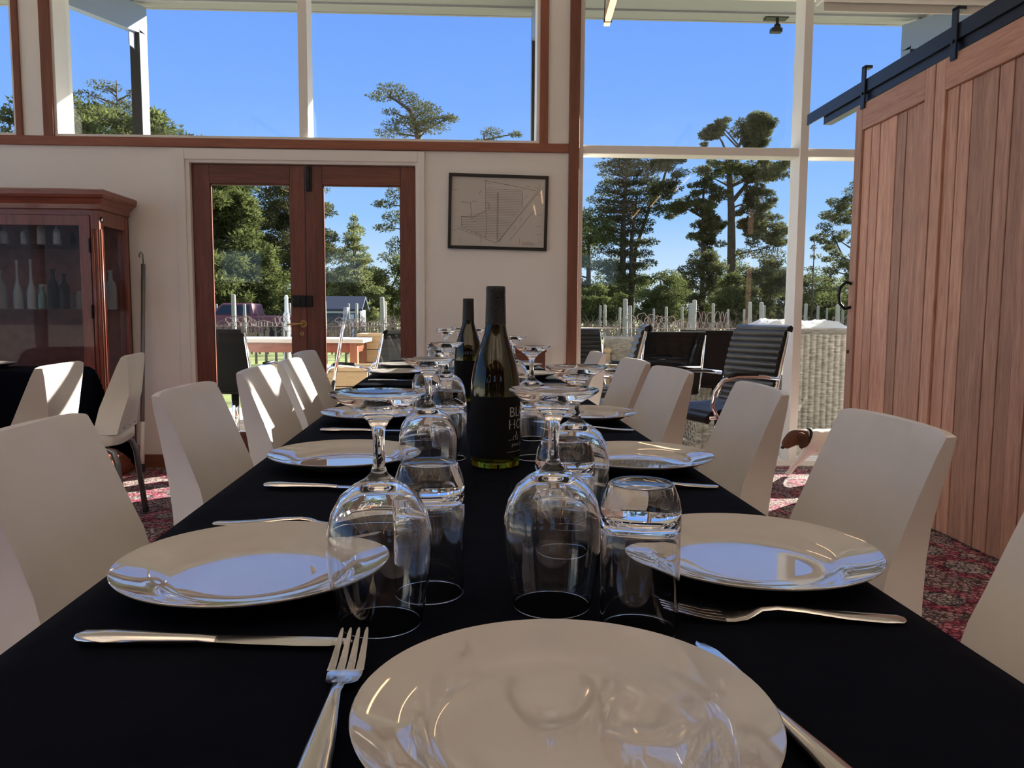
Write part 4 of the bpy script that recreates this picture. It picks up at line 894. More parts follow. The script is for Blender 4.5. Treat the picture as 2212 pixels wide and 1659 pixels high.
for x_, y_, r_ in ((0,0,0),(.432,0,PI/2),(0,.432,0),(0,0,PI/2)):
    q = obj('woven_panel', weave_panel(.432, .29), MT['wicker'], wf, smooth=True); q.location = (x_, y_, .02); q.rotation_euler.z = r_
obj('lid', MB().box(0,.432,0,.432,.302,.33), MT['wicker'], wf, bevel=.01); obj('foot', MB().box(.05,.38,.05,.38,0,.02), MT['black'], wf)
# crumpled plastic covers
def crumple(label, x0, x1, y0, y1, z, h, seed):
    nx, ny = 34, 16; m = MB()
    for j in range(ny+1):
        for i in range(nx+1):
            u, v = i/nx, j/ny; e = min(1, 5*min(u, 1-u))*min(1, 4*min(v, 1-v))
            x, y = x0+(x1-x0)*u, y0+(y1-y0)*v
            zz = z + e*h*(.75+.35*mnoise.noise(Vector((x*3, y*3, seed)))) + .022*mnoise.noise(Vector((x*14, y*14, seed)))*e + .012*mnoise.noise(Vector((x*30, y*30, seed)))
            m.v.append((x, y, max(z, zz)))
    for j in range(ny):
        for i in range(nx): a = j*(nx+1)+i; m.f.append((a, a+1, a+nx+2, a+nx+1))
    o = obj('plastic_cover', m, MT['plastic'], smooth=True); o.modifiers.new('t', 'SOLIDIFY').thickness = .003; tag(o, label, 'cover')
crumple('crumpled clear plastic cover lying over the long wicker sofa', 2.30, 3.15, 6.12, 6.9, .885, .10, 2)
crumple('small mound of clear plastic cover at the timber post side of the big window', .86, 1.12, 6.9, 7.3, .70, .16, 6)
sd = thing('side_stand', 'low timber stand under the small plastic mound outside', 'stand', (.99, 7.1, DZ))
obj('top', MB().box(-.2,.2,-.25,.25,.71,.74), MT['palew'], sd)
for sx in (-.17,.17):
    for sy in (-.22,.22): obj('leg', MB().box(sx-.02,sx+.02,sy-.02,sy+.02,0,.71), MT['palew'], sd)
# slatted garden table with benches
gt = thing('garden_table', 'weathered slatted garden table on the deck outside the french doors', 'table', (-1.95, 7.75, DZ))
for k in range(6): obj('slat', MB().box(-.95, .85, -.36+k*.122, -.36+k*.122+.112, .765, .80), MT['tabletop'], gt)
obj('apron', MB().box(-.88,.78,-.30,-.26,.67,.765).box(-.88,.78,.26,.30,.67,.765).box(-.88,-.84,-.26,.26,.67,.765).box(.74,.78,-.26,.26,.67,.765), MT['cabx'], gt)
for sx in (-.85,.75):
    for sy in (-.28,.28): obj('leg', MB().box(sx-.035,sx+.035,sy-.035,sy+.035,0,.765), MT['cedarz'], gt)
def crate(label, x0, x1, y0, y1, z0, z1):
    t = thing('timber_planter', label, 'planter', ((x0+x1)/2, (y0+y1)/2, z0)); w, d, h = (x1-x0)/2, (y1-y0)/2, z1-z0; n = max(2, round(h/.13))
    for k in range(n):
        a, b = h*k/n+.004, h*(k+1)/n-.004
        for bx in ((-w,w,-d,-d+.022),(-w,w,d-.022,d),(-w,-w+.022,-d+.022,d-.022),(w-.022,w,-d+.022,d-.022)): obj('board', MB().box(*bx, a, b), MT['palew'], t)
    for sx in (-1,1):
        for sy in (-1,1): obj('corner_post', MB().box(sx*(w-.022)-.025*(sx>0)*1, sx*(w-.022)+.025*(sx<0), sy*(d-.022)-.025*(sy>0), sy*(d-.022)+.025*(sy<0), 0, h), MT['palew'], t)
    obj('cap_rail', MB().box(-w-.02,w+.02,-d-.02,-d+.05,h,h+.03).box(-w-.02,w+.02,d-.05,d+.02,h,h+.03).box(-w-.02,-w+.05,-d+.05,d-.05,h,h+.03).box(w-.05,w+.02,-d+.05,d-.05,h,h+.03), MT['palew'], t)
    obj('soil', MB().box(-w+.022,w-.022,-d+.022,d-.022,h-.08,h-.04), MT['bark'], t)
crate('pale timber planter box on the deck outside the right door pane', -1.42, -.55, 6.75, 7.25, DZ, .50)
crate('dark-topped timber planter box behind the garden table', -1.25, .1, 8.1, 8.5, DZ, .76)
pole = thing('patio_pole', 'leaning silver pole with black foot outside the right door pane', 'pole')
obj('shaft', MB().tube([(-.978, 5.72, 1.01), (-1.06, 5.66, .50)], .013, 12), MT['chrome'], pole, smooth=True)
obj('head', MB().tube([(-.972, 5.725, 1.045), (-.980, 5.718, .985)], .019, 12), MT['steelgrey'], pole, smooth=True)
obj('black_sleeve', MB().tube([(-1.06, 5.66, .50), (-1.075, 5.645, .36), (-1.066, 5.645, .30), (-1.08, 5.64, -.045)], [.016,.014,.011,.016], 10), MT['black'], pole, smooth=True)

# ---- vineyard
R = random.Random(21)
vp = mesh_from(MB().lathe([(0,0),(.055,0),(.05,1.42),(.045,1.45),(0,1.46)], 8), 'vineyard_post')
posts = []; 
for row in range(5):
    y = 17 + row*4.2; x = -9 - row*2.2 + R.uniform(0, 2)
    while x < 6 + row*4.6 + 6:
        if not (-8 < x < -6 and row < 2): posts.append((x + R.uniform(-.2,.2), y + R.uniform(-.4,.4), R.uniform(.94,1.08)))
        x += 2.1 if row > 2 else 1.7
VI = MB()
for x, y, s_ in posts[:300]:
    o = obj('vineyard_post', vp, MT['greyw'], fix=False); o.location = (x, y, -.121); o.scale = (1, 1, s_); o.rotation_euler = (R.uniform(-.02,.02), R.uniform(-.02,.02), 0)
    tag(o, 'grey round timber post standing in the bare vine rows', 'post', 'vineyard posts')
vv = []; ff = []
for row in range(5):
    y = 17.3 + row*4.2; x = -10 - row*2.2
    while x < 12 + row*4.6:
        n = 5 if row < 4 else 4
        for k in range(n):
            a = Vector((x + R.uniform(-.3,.3), y + R.uniform(-.25,.25), R.uniform(.2,.75))); d = Vector((R.uniform(-.5,.5), R.uniform(-.2,.2), R.uniform(-.1,.5)))
            w = Vector((-d.z, .0, d.x)).normalized()*R.uniform(.008,.016) if d.length > 1e-3 else Vector((.01,0,0))
            o = len(vv); vv += [tuple(a-w), tuple(a+w), tuple(a+d)]; ff.append((o, o+1, o+2))
        o = len(vv); vv += [(x-.03, y, -.12), (x+.03, y, -.12), (x+.02, y+.01, .62), (x-.02, y, .62)]; ff.append((o, o+1, o+2, o+3))
        x += .22
m = MB(); m.v = vv; m.f = ff
tag(obj('bare_vines', m, MT['vine'], fix=False), 'tangle of bare brown vines along the trellis rows', 'vines', None, 'stuff')
# shed, truck, white pole, hills
sh = thing('shed', 'small shed with blue gabled roof beyond the posts in the right door pane', 'shed', (-6.3, 38.5, -.12)); sh.scale = (.72, .8, .85)
obj('wall', MB().box(-1.6, .8, -1.2, 1.2, 0, 1.55), MT['shedwall'], sh)
obj('roof', MB().add([(-1.9,-1.5,1.5),(1.0,-1.5,1.5),(-1.9,0,2.25),(1.0,0,2.25),(-1.9,1.5,1.5),(1.0,1.5,1.5),(-1.9,-1.5,1.6),(1.0,-1.5,1.6),(-1.9,0,2.35),(1.0,0,2.35),(-1.9,1.5,1.6),(1.0,1.5,1.6)], [(0,1,3,2),(2,3,5,4),(6,8,9,7),(8,10,11,9),(0,6,7,1),(4,5,11,10),(0,2,8,6),(2,4,10,8),(1,7,9,3),(3,9,11,5)]), MT['shedroof'], sh)
obj('white_fascia', MB().box(-1.65, .85, -1.26, -1.2, 1.36, 1.48), MT['white2'], sh); obj('door', MB().box(-.2, .4, -1.24, -1.2, 0, 1.3), MT['white2'], sh)
tr = thing('parked_truck', 'maroon pickup parked beyond the lawn behind the etched motif', 'truck', (-9.2, 30.2, -.12))
obj('body', MB().rings([[(x, -.85, z0), (x, .85, z0), (x, .85, z1), (x, -.85, z1)] for x, z0, z1 in [(-2.3,.45,.8),(-2.2,.4,1.0),(-.9,.38,1.05),(2.3,.4,1.02),(2.4,.5,.95)]]), MT['maroon'], tr, bevel=.06)
cbn = obj('cabin', MB().rings([[(-.95,-.78,1.03),(-.95,.78,1.03),(.75,.78,1.03),(.75,-.78,1.03)],[(-.45,-.68,1.5),(-.45,.68,1.5),(.65,.68,1.5),(.65,-.68,1.5)]]), MT['maroon'], tr, bevel=.05)
obj('side_window', MB().hexa([(-.72,-.80,1.08),(.6,-.80,1.08),(.6,-.77,1.08),(-.72,-.77,1.08),(-.42,-.735,1.42),(.55,-.735,1.42),(.55,-.70,1.42),(-.42,-.70,1.42)]), MT['darkglass'], cbn)
for sx in (-1.5, 1.5):
    for sy in (-.84, .84): obj('wheel', MB().tube([(sx, sy-.1, .36), (sx, sy+.1, .36)], .36, 20), MT['rubber'], tr)
wpole = thing('white_post', 'tall white post behind the left door pane, left of the lock', 'post', (-4.28, 17.4, -.12))
obj('shaft', MB().lathe([(0,0),(.08,0),(.075,1.1),(.045,1.15),(.04,1.45),(0,1.46)], 12), MT['white2'], wpole, smooth=True, sharp=40); obj('cap', MB().lathe([(0,1.45),(.05,1.45),(.03,1.52),(0,1.53)], 12), MT['white2'], wpole)
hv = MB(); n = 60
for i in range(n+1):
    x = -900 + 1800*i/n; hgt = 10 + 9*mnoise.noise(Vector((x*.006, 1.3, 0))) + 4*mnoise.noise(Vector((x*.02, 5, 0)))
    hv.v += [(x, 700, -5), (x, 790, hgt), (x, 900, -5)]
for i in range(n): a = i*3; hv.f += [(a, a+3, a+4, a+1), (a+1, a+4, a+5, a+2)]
hl_ = obj('hills', hv, MT['hill'], smooth=True, fix=False); tag(hl_, 'distant hills in a haze blue behind the shrubs', 'hills', None, 'structure')

# ---- trees: every tree has its own trunk, boughs and foliage
TREES = [
 ('macrocarpa_tree', 'huge dense domed cypress filling the left door pane beyond the patio', 40, [([(-20.82, 10.18), (-19.73, 10.66), (-17.93, 10.85), (-16.48, 10.59), (-15.16, 10.1), (-13.59, 9.07), (-12.14, 7.74), (-11.54, 6.06), (-10.82, 3.89), (-10.46, 1.96), (-10.7, 0.75), (-24.43, 0.75), (-24.67, 3.89), (-23.95, 6.54), (-22.75, 8.46)], 380, 0.53, 0.6, 100), ([(-14.07, 7.86), (-12.14, 7.74), (-11.42, 5.81), (-10.82, 3.89), (-10.65, 0.75), (-14.07, 0.75)], 130, 0.41, 0.6, 90)], [], [([(-17.69, -0.21), (-17.69, 7.74)], 0.53, 0.14)], 0),
 ('conifer_tree', 'thin bare-topped conifer rising above the domed cypress behind the verandah post', 55, [], [(-25.58, 16.43, 0.8, 0.17, 60), (-26.31, 15.57, 0.66, 0.17, 60), (-24.98, 15.47, 0.8, 0.23, 80), (-25.91, 14.98, 0.86, 0.2, 80), (-25.25, 16.07, 0.53, 0.17, 50), (-23.72, 15.84, 0.27, 0.27, 40), (-23.59, 14.98, 0.53, 0.17, 60), (-24.32, 14.58, 0.99, 0.27, 90)], [([(-24.65, -0.33), (-24.65, 16.73)], 0.27, 0.03)], 1),
 ('cypress_tree', 'dark layered cypress behind the meeting stiles of the french doors', 48, [([(-11.39, 10.68), (-12.55, 9.09), (-13.27, 7.65), (-13.47, 5.62), (-13.13, 3.31), (-12.55, 0.71), (-8.5, 0.71), (-8.36, 4.46), (-8.65, 6.2), (-9.66, 8.22), (-10.53, 9.96)], 170, 0.52, 0.4, 100)], [], [([(-10.96, -0.45), (-11.16, 9.67)], 0.38, 0.09)], 1),
 ('leaning_pine', 'wind-swept pine with a flag-shaped top leaning left above the framed map', 50, [], [(-6.2, 14.88, 0.72, 0.15, 110), (-5.48, 15.09, 0.66, 0.18, 120), (-4.7, 14.73, 0.6, 0.24, 120), (-3.89, 14.16, 0.72, 0.3, 150), (-3.28, 13.65, 0.66, 0.3, 140), (-5.48, 13.53, 0.42, 0.12, 50), (-4.4, 13.22, 0.78, 0.21, 130), (-3.58, 13.04, 0.84, 0.24, 150), (-2.53, 13.19, 0.84, 0.21, 130), (-1.87, 13.49, 0.36, 0.12, 50), (-5.54, 12.56, 0.84, 0.18, 120), (-4.49, 12.53, 1.05, 0.27, 200), (-3.13, 12.44, 0.9, 0.21, 130), (-5.6, 9.43, 0.54, 0.27, 110), (-5.18, 8.68, 0.54, 0.36, 130), (-5.9, 7.86, 0.54, 0.21, 90), (-5.3, 7.08, 0.54, 0.36, 130), (-5.96, 6.42, 0.48, 0.21, 90), (-5.18, 5.36, 0.48, 0.42, 130), (-5.54, 4.61, 0.66, 0.3, 130), (-2.23, 10.63, 1.2, 0.42, 150), (-3.13, 8.83, 1.36, 0.48, 150), (-1.63, 7.02, 1.36, 0.48, 150), (-4.04, 3.4, 1.51, 0.6, 200)], [([(-3.89, -0.51), (-3.58, 8.83), (-3.86, 12.44), (-4.34, 13.8), (-5.69, 14.7)], 0.36, 0.05), ([(-3.86, 12.44), (-2.68, 12.98), (-1.87, 13.46)], 0.09, 0.03)], 1),
 ('spruce_tree', 'pale pointed spruce in the right door pane', 42, [([(-6.68, 6.51), (-6.5, 5.55), (-5.92, 4.03), (-5.29, 2.51), (-4.91, 0.74), (-8.2, 0.74), (-7.82, 2.51), (-7.31, 4.03), (-6.86, 5.55)], 90, 0.28, 0.5, 70)], [(-6.68, 6.11, 0.13, 0.18, 40), (-6.68, 5.68, 0.2, 0.18, 50)], [([(-6.68, -0.27), (-6.68, 6.11)], 0.15, 0.02)], 2),
 ('garden_shrub', 'dark shrub at the foot of the leaning pine in the right door pane', 44, [([(-6.2, 2.59), (-5.54, 3.91), (-4.35, 4.18), (-3.55, 3.12), (-3.42, 0.73), (-6.47, 0.73)], 50, 0.34, 0.7, 90)], [], [([(-4.88, -0.33), (-4.88, 2.59)], 0.16, 0.05)], 0),
 ('garden_shrub', 'rounded bush behind the blue-roofed shed', 60, [([(-12.43, 3.16), (-11.35, 3.89), (-9.9, 3.71), (-8.46, 3.09), (-7.92, 0.63), (-12.43, 0.63)], 45, 0.47, 0.7, 90)], [], [([(-10.27, -0.45), (-10.27, 3.16)], 0.22, 0.07)], 2),
 ('far_tree', 'small treetop peeking over the beam above the framed map', 60, [([(-0.8, 14.62), (-0.14, 15.2), (0.51, 15.38), (1.12, 15.02), (1.66, 14.55), (2.39, 11.12), (2.75, 0.63), (-1.95, 0.63), (-1.59, 11.12)], 60, 0.54, 0.6, 90)], [(2.75, 14.69, 0.33, 0.14, 50)], [([(0.4, -0.45), (0.4, 14.73)], 0.33, 0.07)], 1),
 ('round_tree', 'dark rounded tree beside the timber post in the big window', 45, [([(4.91, 6.42), (6.18, 6.9), (7.21, 6.69), (7.54, 5.33), (8.02, 4.25), (8.3, 0.72), (4.5, 0.72), (4.64, 4.25)], 85, 0.43, 0.7, 110)], [], [([(6.4, -0.36), (6.4, 5.33)], 0.24, 0.08)], 0),
 ('cedar_tree', 'tall twin-trunked cedar with flat layered branches in the big window', 45, [], [(6.99, 10.28, 0.41, 0.18, 75), (7.31, 10.24, 0.41, 0.18, 75), (7.65, 10.33, 0.41, 0.18, 75), (8.03, 10.1, 0.41, 0.18, 75), (8.5, 10.14, 0.41, 0.18, 75), (8.85, 10.2, 0.41, 0.18, 75), (9.21, 10.3, 0.41, 0.18, 75), (9.53, 10.29, 0.41, 0.18, 75), (7.27, 9.69, 0.41, 0.18, 75), (7.74, 9.7, 0.41, 0.18, 75), (8.08, 9.83, 0.41, 0.18, 75), (8.51, 9.72, 0.41, 0.18, 75), (9.0, 9.68, 0.41, 0.18, 75), (9.31, 9.75, 0.41, 0.18, 75), (9.76, 9.78, 0.41, 0.18, 75), (10.09, 9.79, 0.41, 0.18, 75), (7.43, 9.17, 0.41, 0.18, 75), (7.91, 9.28, 0.41, 0.18, 75), (8.28, 9.18, 0.41, 0.18, 75), (8.7, 9.19, 0.41, 0.18, 75), (9.18, 9.29, 0.41, 0.18, 75), (9.57, 9.26, 0.41, 0.18, 75), (9.96, 9.38, 0.41, 0.18, 75), (7.54, 8.64, 0.41, 0.18, 75), (7.84, 8.84, 0.41, 0.18, 75), (8.28, 8.78, 0.41, 0.18, 75), (8.69, 8.73, 0.41, 0.18, 75), (9.06, 8.59, 0.41, 0.18, 75), (9.41, 8.74, 0.41, 0.18, 75), (9.75, 8.68, 0.41, 0.18, 75), (7.1, 8.14, 0.41, 0.18, 75), (7.56, 8.15, 0.41, 0.18, 75), (7.98, 7.99, 0.41, 0.18, 75), (8.3, 8.22, 0.41, 0.18, 75), (8.65, 8.03, 0.41, 0.18, 75), (9.08, 8.17, 0.41, 0.18, 75), (9.45, 8.18, 0.41, 0.18, 75), (6.83, 7.73, 0.41, 0.18, 75), (7.28, 7.5, 0.41, 0.18, 75), (7.79, 7.55, 0.41, 0.18, 75), (8.29, 7.74, 0.41, 0.18, 75), (8.65, 7.48, 0.41, 0.18, 75), (9.12, 7.63, 0.41, 0.18, 75), (9.62, 7.58, 0.41, 0.18, 75), (10.1, 7.67, 0.41, 0.18, 75), (7.21, 7.11, 0.41, 0.18, 75), (7.54, 7.13, 0.41, 0.18, 75), (8.05, 7.14, 0.41, 0.18, 75), (8.35, 7.22, 0.41, 0.18, 75), (8.68, 7.02, 0.41, 0.18, 75), (9.06, 7.15, 0.41, 0.18, 75), (9.38, 6.96, 0.41, 0.18, 75), (9.77, 7.17, 0.41, 0.18, 75), (7.27, 6.65, 0.41, 0.18, 75), (7.6, 6.48, 0.41, 0.18, 75), (7.93, 6.65, 0.41, 0.18, 75), (8.34, 6.59, 0.41, 0.18, 75), (8.85, 6.63, 0.41, 0.18, 75), (9.26, 6.45, 0.41, 0.18, 75), (9.65, 6.39, 0.41, 0.18, 75), (7.48, 5.94, 0.41, 0.18, 75), (7.87, 6.0, 0.41, 0.18, 75), (8.26, 5.94, 0.41, 0.18, 75), (8.75, 5.78, 0.41, 0.18, 75), (9.16, 6.0, 0.41, 0.18, 75), (9.51, 5.94, 0.41, 0.18, 75), (7.54, 5.41, 0.41, 0.18, 75), (8.02, 5.43, 0.41, 0.18, 75), (8.33, 5.22, 0.41, 0.18, 75), (8.75, 5.2, 0.41, 0.18, 75), (9.14, 5.22, 0.41, 0.18, 75), (9.58, 5.25, 0.41, 0.18, 75), (10.04, 5.33, 0.41, 0.18, 75), (7.32, 4.73, 0.41, 0.18, 75), (7.81, 4.55, 0.41, 0.18, 75), (8.31, 4.7, 0.41, 0.18, 75), (8.75, 4.57, 0.41, 0.18, 75), (9.18, 4.57, 0.41, 0.18, 75), (9.6, 4.61, 0.41, 0.18, 75), (7.59, 4.04, 0.41, 0.18, 75), (8.09, 3.85, 0.41, 0.18, 75), (8.4, 3.85, 0.41, 0.18, 75), (8.91, 3.93, 0.41, 0.18, 75), (9.22, 3.87, 0.41, 0.18, 75), (9.54, 3.85, 0.41, 0.18, 75), (9.99, 4.1, 0.41, 0.18, 75), (8.02, 3.13, 0.41, 0.18, 75), (8.45, 3.1, 0.41, 0.18, 75), (8.95, 3.24, 0.41, 0.18, 75), (9.24, 3.05, 0.41, 0.18, 75), (9.55, 3.06, 0.41, 0.18, 75), (9.87, 3.08, 0.41, 0.18, 75), (8.3, 2.25, 0.41, 0.18, 75), (8.71, 2.25, 0.41, 0.18, 75), (9.05, 2.3, 0.41, 0.18, 75), (9.42, 2.24, 0.41, 0.18, 75)], [([(8.43, -0.36), (8.38, 6.42), (8.57, 10.27)], 0.24, 0.05), ([(8.95, -0.36), (8.89, 5.33), (9.16, 8.04)], 0.19, 0.05)], 1),
 ('leaning_tree', 'slender tree bending right beside the layered cedar', 46, [([(10.14, 10.08), (11.25, 10.47), (12.08, 10.28), (12.22, 9.59), (11.94, 8.75), (11.25, 7.92), (10.83, 7.09), (10.42, 7.65), (10.14, 8.75)], 42, 0.28, 0.6, 55)], [], [([(9.14, -0.39), (9.31, 4.87), (10.14, 7.45), (10.83, 8.75), (11.31, 10.28)], 0.14, 0.04)], 1),
 ('tall_pine', 'tallest pine with rounded tufts on top in the big window', 50, [([(16.81, 13.53), (17.65, 13.77), (18.55, 13.65), (18.73, 12.89), (18.55, 12.08), (17.5, 11.78), (16.75, 12.29)], 48, 0.3, 0.8, 90), ([(14.28, 12.74), (14.79, 13.28), (15.54, 13.71), (16.02, 13.49), (15.69, 12.74), (14.94, 12.29), (14.49, 11.9)], 24, 0.21, 0.7, 60), ([(14.79, 11.09), (19.76, 10.93), (19.61, 9.88), (18.86, 9.58), (18.25, 10.03), (17.05, 9.43), (15.84, 10.03), (14.34, 10.33)], 60, 0.29, 0.55, 70), ([(17.05, 9.13), (18.55, 9.43), (18.92, 8.22), (18.25, 7.77), (17.35, 8.22)], 22, 0.27, 0.6, 70), ([(16.75, 7.77), (18.55, 8.22), (19.76, 7.02), (20.06, 5.51), (18.55, 5.81), (17.05, 6.42)], 48, 0.3, 0.6, 80), ([(16.75, 5.81), (19.91, 5.51), (20.06, 2.2), (17.05, 2.2)], 34, 0.3, 0.6, 45)], [], [([(16.6, -0.51), (16.48, 4.61), (16.36, 7.92), (16.17, 10.03), (16.23, 11.24), (17.05, 12.44)], 0.33, 0.09), ([(16.45, 8.46), (17.35, 9.58), (17.71, 10.57)], 0.15, 0.06), ([(16.2, 10.93), (15.6, 12.2), (15.09, 12.89)], 0.09, 0.03)], 1),
 ('slim_pine', 'slimmer pine left of the tallest pine', 48, [([(11.45, 7.36), (12.46, 8.22), (13.47, 9.24), (14.34, 9.53), (15.21, 8.8), (14.92, 7.65), (15.21, 6.78), (14.63, 5.91), (14.05, 7.07), (13.19, 7.5), (12.03, 7.07)], 60, 0.26, 0.55, 65), ([(12.9, 5.62), (13.76, 7.07), (14.92, 6.78), (14.92, 5.33), (13.47, 4.9)], 26, 0.25, 0.55, 65)], [], [([(14.08, -0.45), (13.97, 5.04), (13.91, 8.95)], 0.19, 0.06), ([(13.97, 7.07), (12.61, 7.79)], 0.07, 0.03)], 1),
 ('garden_shrub', 'clipped dark hedge left of the cedar trunks', 38, [([(4.37, 2.25), (6.09, 2.41), (6.89, 1.91), (7.0, 0.54), (4.37, 0.54)], 50, 0.25, 0.7, 80)], [], [([(5.75, -0.04), (5.75, 2.37)], 0.07, 0.02)], 0),
 ('garden_shrub', 'dark bush right of the cedar trunks', 40, [([(8.46, 0.51), (8.7, 2.92), (9.42, 3.53), (10.39, 3.04), (10.75, 0.51)], 50, 0.27, 0.7, 80)], [], [([(9.54, -0.09), (9.54, 2.44)], 0.07, 0.02)], 0),
 ('garden_shrub', 'upright bush at the foot of the slim pine', 44, [([(11.56, 0.46), (11.82, 3.65), (12.75, 4.71), (13.68, 4.18), (13.94, 0.46)], 55, 0.29, 0.7, 80)], [], [([(12.75, -0.2), (12.75, 2.59)], 0.08, 0.03)], 1),
 ('garden_shrub', 'low dark bush between the two pine trunks', 40, [([(12.19, 0.51), (12.43, 2.92), (13.28, 3.4), (14.12, 2.68), (14.24, 0.51)], 50, 0.27, 0.7, 80)], [], [([(13.25, -0.09), (13.25, 2.44)], 0.07, 0.02)], 0),
 ('garden_shrub', 'broad bush below the tallest pine by the white mullion', 42, [([(14.45, 0.49), (14.57, 3.27), (15.46, 4.16), (16.85, 3.9), (17.61, 3.02), (17.61, 0.49)], 70, 0.28, 0.7, 80)], [], [([(16.09, -0.14), (16.09, 2.51)], 0.08, 0.03)], 1),
 ('garden_shrub', 'dark shrub row beyond the right-hand pane', 40, [([(16.72, 0.51), (16.89, 1.96), (17.98, 2.2), (19.18, 1.84), (20.39, 1.96), (20.39, 0.51)], 50, 0.27, 0.7, 80)], [], [([(18.59, -0.09), (18.59, 2.44)], 0.07, 0.02)], 0),
 ('bare_conifer', 'thin sparse young conifer in the right-hand pane', 38, [], [(16.67, 4.43, 0.09, 0.11, 16), (16.67, 3.97, 0.18, 0.09, 20), (16.67, 3.4, 0.27, 0.09, 26), (16.67, 2.83, 0.39, 0.11, 34), (16.67, 2.25, 0.5, 0.11, 40), (16.67, 1.68, 0.6, 0.14, 46)], [([(16.67, -0.15), (16.67, 4.93)], 0.06, 0.02)], 1),
 ('tall_tree', 'tall loose-crowned tree partly behind the barn door', 44, [([(21.58, 9.16), (21.1, 8.73), (20.7, 7.62), (20.04, 6.88), (19.38, 6.24), (19.3, 5.5), (20.17, 4.57), (20.62, 2.59), (20.97, 0.73), (22.95, 0.73), (22.95, 8.95)], 85, 0.28, 0.6, 60)], [], [([(21.84, -0.33), (21.63, 8.42)], 0.16, 0.05), ([(21.76, 3.12), (20.3, 5.77)], 0.07, 0.03)], 1),
 ('shelterbelt_tree', 'far rounded tree of the dark shelterbelt, behind the domed cypress', 78, [([(-31.63, 0.53), (-31.31, 2.87), (-30.02, 3.99), (-28.42, 4.93), (-26.65, 4.09), (-25.53, 2.64), (-25.21, 0.53)], 60, 0.61, 0.8, 55)], [], [([(-28.42, -0.18), (-28.42, 3.34)], 0.19, 0.07)], 0),
 ('shelterbelt_tree', 'far rounded tree of the dark shelterbelt, left of the dark layered cypress', 78, [([(-27.36, 0.53), (-27.06, 2.87), (-25.89, 5.67), (-24.42, 6.61), (-22.81, 5.76), (-21.78, 2.64), (-21.48, 0.53)], 60, 0.61, 0.8, 55)], [], [([(-24.42, -0.18), (-24.42, 3.34)], 0.19, 0.07)], 1),
 ('shelterbelt_tree', 'far rounded tree of the dark shelterbelt, behind the pointed spruce', 78, [([(-23.0, 0.53), (-22.68, 2.87), (-21.39, 3.6), (-19.77, 4.54), (-17.99, 3.69), (-16.86, 2.64), (-16.54, 0.53)], 60, 0.61, 0.8, 55)], [], [([(-19.77, -0.18), (-19.77, 3.34)], 0.19, 0.07)], 0),
 ('shelterbelt_tree', 'far rounded tree of the dark shelterbelt, right of the pointed spruce', 78, [([(-18.05, 0.53), (-17.73, 2.87), (-16.45, 4.25), (-14.85, 5.19), (-13.08, 4.35), (-11.96, 2.64), (-11.64, 0.53)], 60, 0.61, 0.8, 55)], [], [([(-14.85, -0.18), (-14.85, 3.34)], 0.19, 0.07)], 2),
 ('shelterbelt_tree', 'far rounded tree of the dark shelterbelt, behind the framed map wall', 78, [([(-13.76, 0.53), (-13.49, 2.87), (-12.39, 4.56), (-11.03, 5.5), (-9.52, 4.65), (-8.56, 2.64), (-8.29, 0.53)], 60, 0.61, 0.8, 55)], [], [([(-11.03, -0.18), (-11.03, 3.34)], 0.19, 0.07)], 0),
 ('shelterbelt_tree', 'far rounded tree of the dark shelterbelt, left of the timber post', 78, [([(-8.84, 0.53), (-8.51, 2.87), (-7.17, 5.54), (-5.49, 6.48), (-3.64, 5.64), (-2.47, 2.64), (-2.14, 0.53)], 60, 0.61, 0.8, 55)], [], [([(-5.49, -0.18), (-5.49, 3.34)], 0.19, 0.07)], 1),
 ('shelterbelt_tree', 'far rounded tree of the dark shelterbelt, behind the dark rounded tree', 78, [([(-5.1, 0.53), (-4.81, 2.87), (-3.65, 3.92), (-2.2, 4.86), (-0.6, 4.01), (0.41, 2.64), (0.7, 0.53)], 60, 0.61, 0.8, 55)], [], [([(-2.2, -0.18), (-2.2, 3.34)], 0.19, 0.07)], 0),
 ('shelterbelt_tree', 'far rounded tree of the dark shelterbelt, behind the cedar trunks', 78, [([(0.13, 0.53), (0.39, 2.87), (1.43, 3.52), (2.73, 4.46), (4.16, 3.61), (5.07, 2.64), (5.33, 0.53)], 60, 0.61, 0.8, 55)], [], [([(2.73, -0.18), (2.73, 3.34)], 0.19, 0.07)], 2),
 ('shelterbelt_tree', 'far rounded tree of the dark shelterbelt, right of the cedar', 78, [([(3.65, 0.53), (3.95, 2.87), (5.18, 3.33), (6.71, 4.27), (8.4, 3.42), (9.47, 2.64), (9.77, 0.53)], 60, 0.61, 0.8, 55)], [], [([(6.71, -0.18), (6.71, 3.34)], 0.19, 0.07)], 0),
 ('shelterbelt_tree', 'far rounded tree of the dark shelterbelt, left of the slim pine', 78, [([(7.74, 0.53), (8.09, 2.87), (9.48, 3.14), (11.22, 4.08), (13.13, 3.24), (14.34, 2.64), (14.69, 0.53)], 60, 0.61, 0.8, 55)], [], [([(11.22, -0.18), (11.22, 3.34)], 0.19, 0.07)], 1),
 ('shelterbelt_tree', 'far rounded tree of the dark shelterbelt, behind the slim pine', 78, [([(13.0, 0.53), (13.27, 2.87), (14.36, 4.6), (15.71, 5.54), (17.2, 4.69), (18.15, 2.64), (18.42, 0.53)], 60, 0.61, 0.8, 55)], [], [([(15.71, -0.18), (15.71, 3.34)], 0.19, 0.07)], 0),
 ('shelterbelt_tree', 'far rounded tree of the dark shelterbelt, behind the tallest pine trunk', 78, [([(17.72, 0.53), (17.99, 2.87), (19.09, 4.09), (20.46, 5.03), (21.96, 4.18), (22.92, 2.64), (23.2, 0.53)], 60, 0.61, 0.8, 55)], [], [([(20.46, -0.18), (20.46, 3.34)], 0.19, 0.07)], 2),
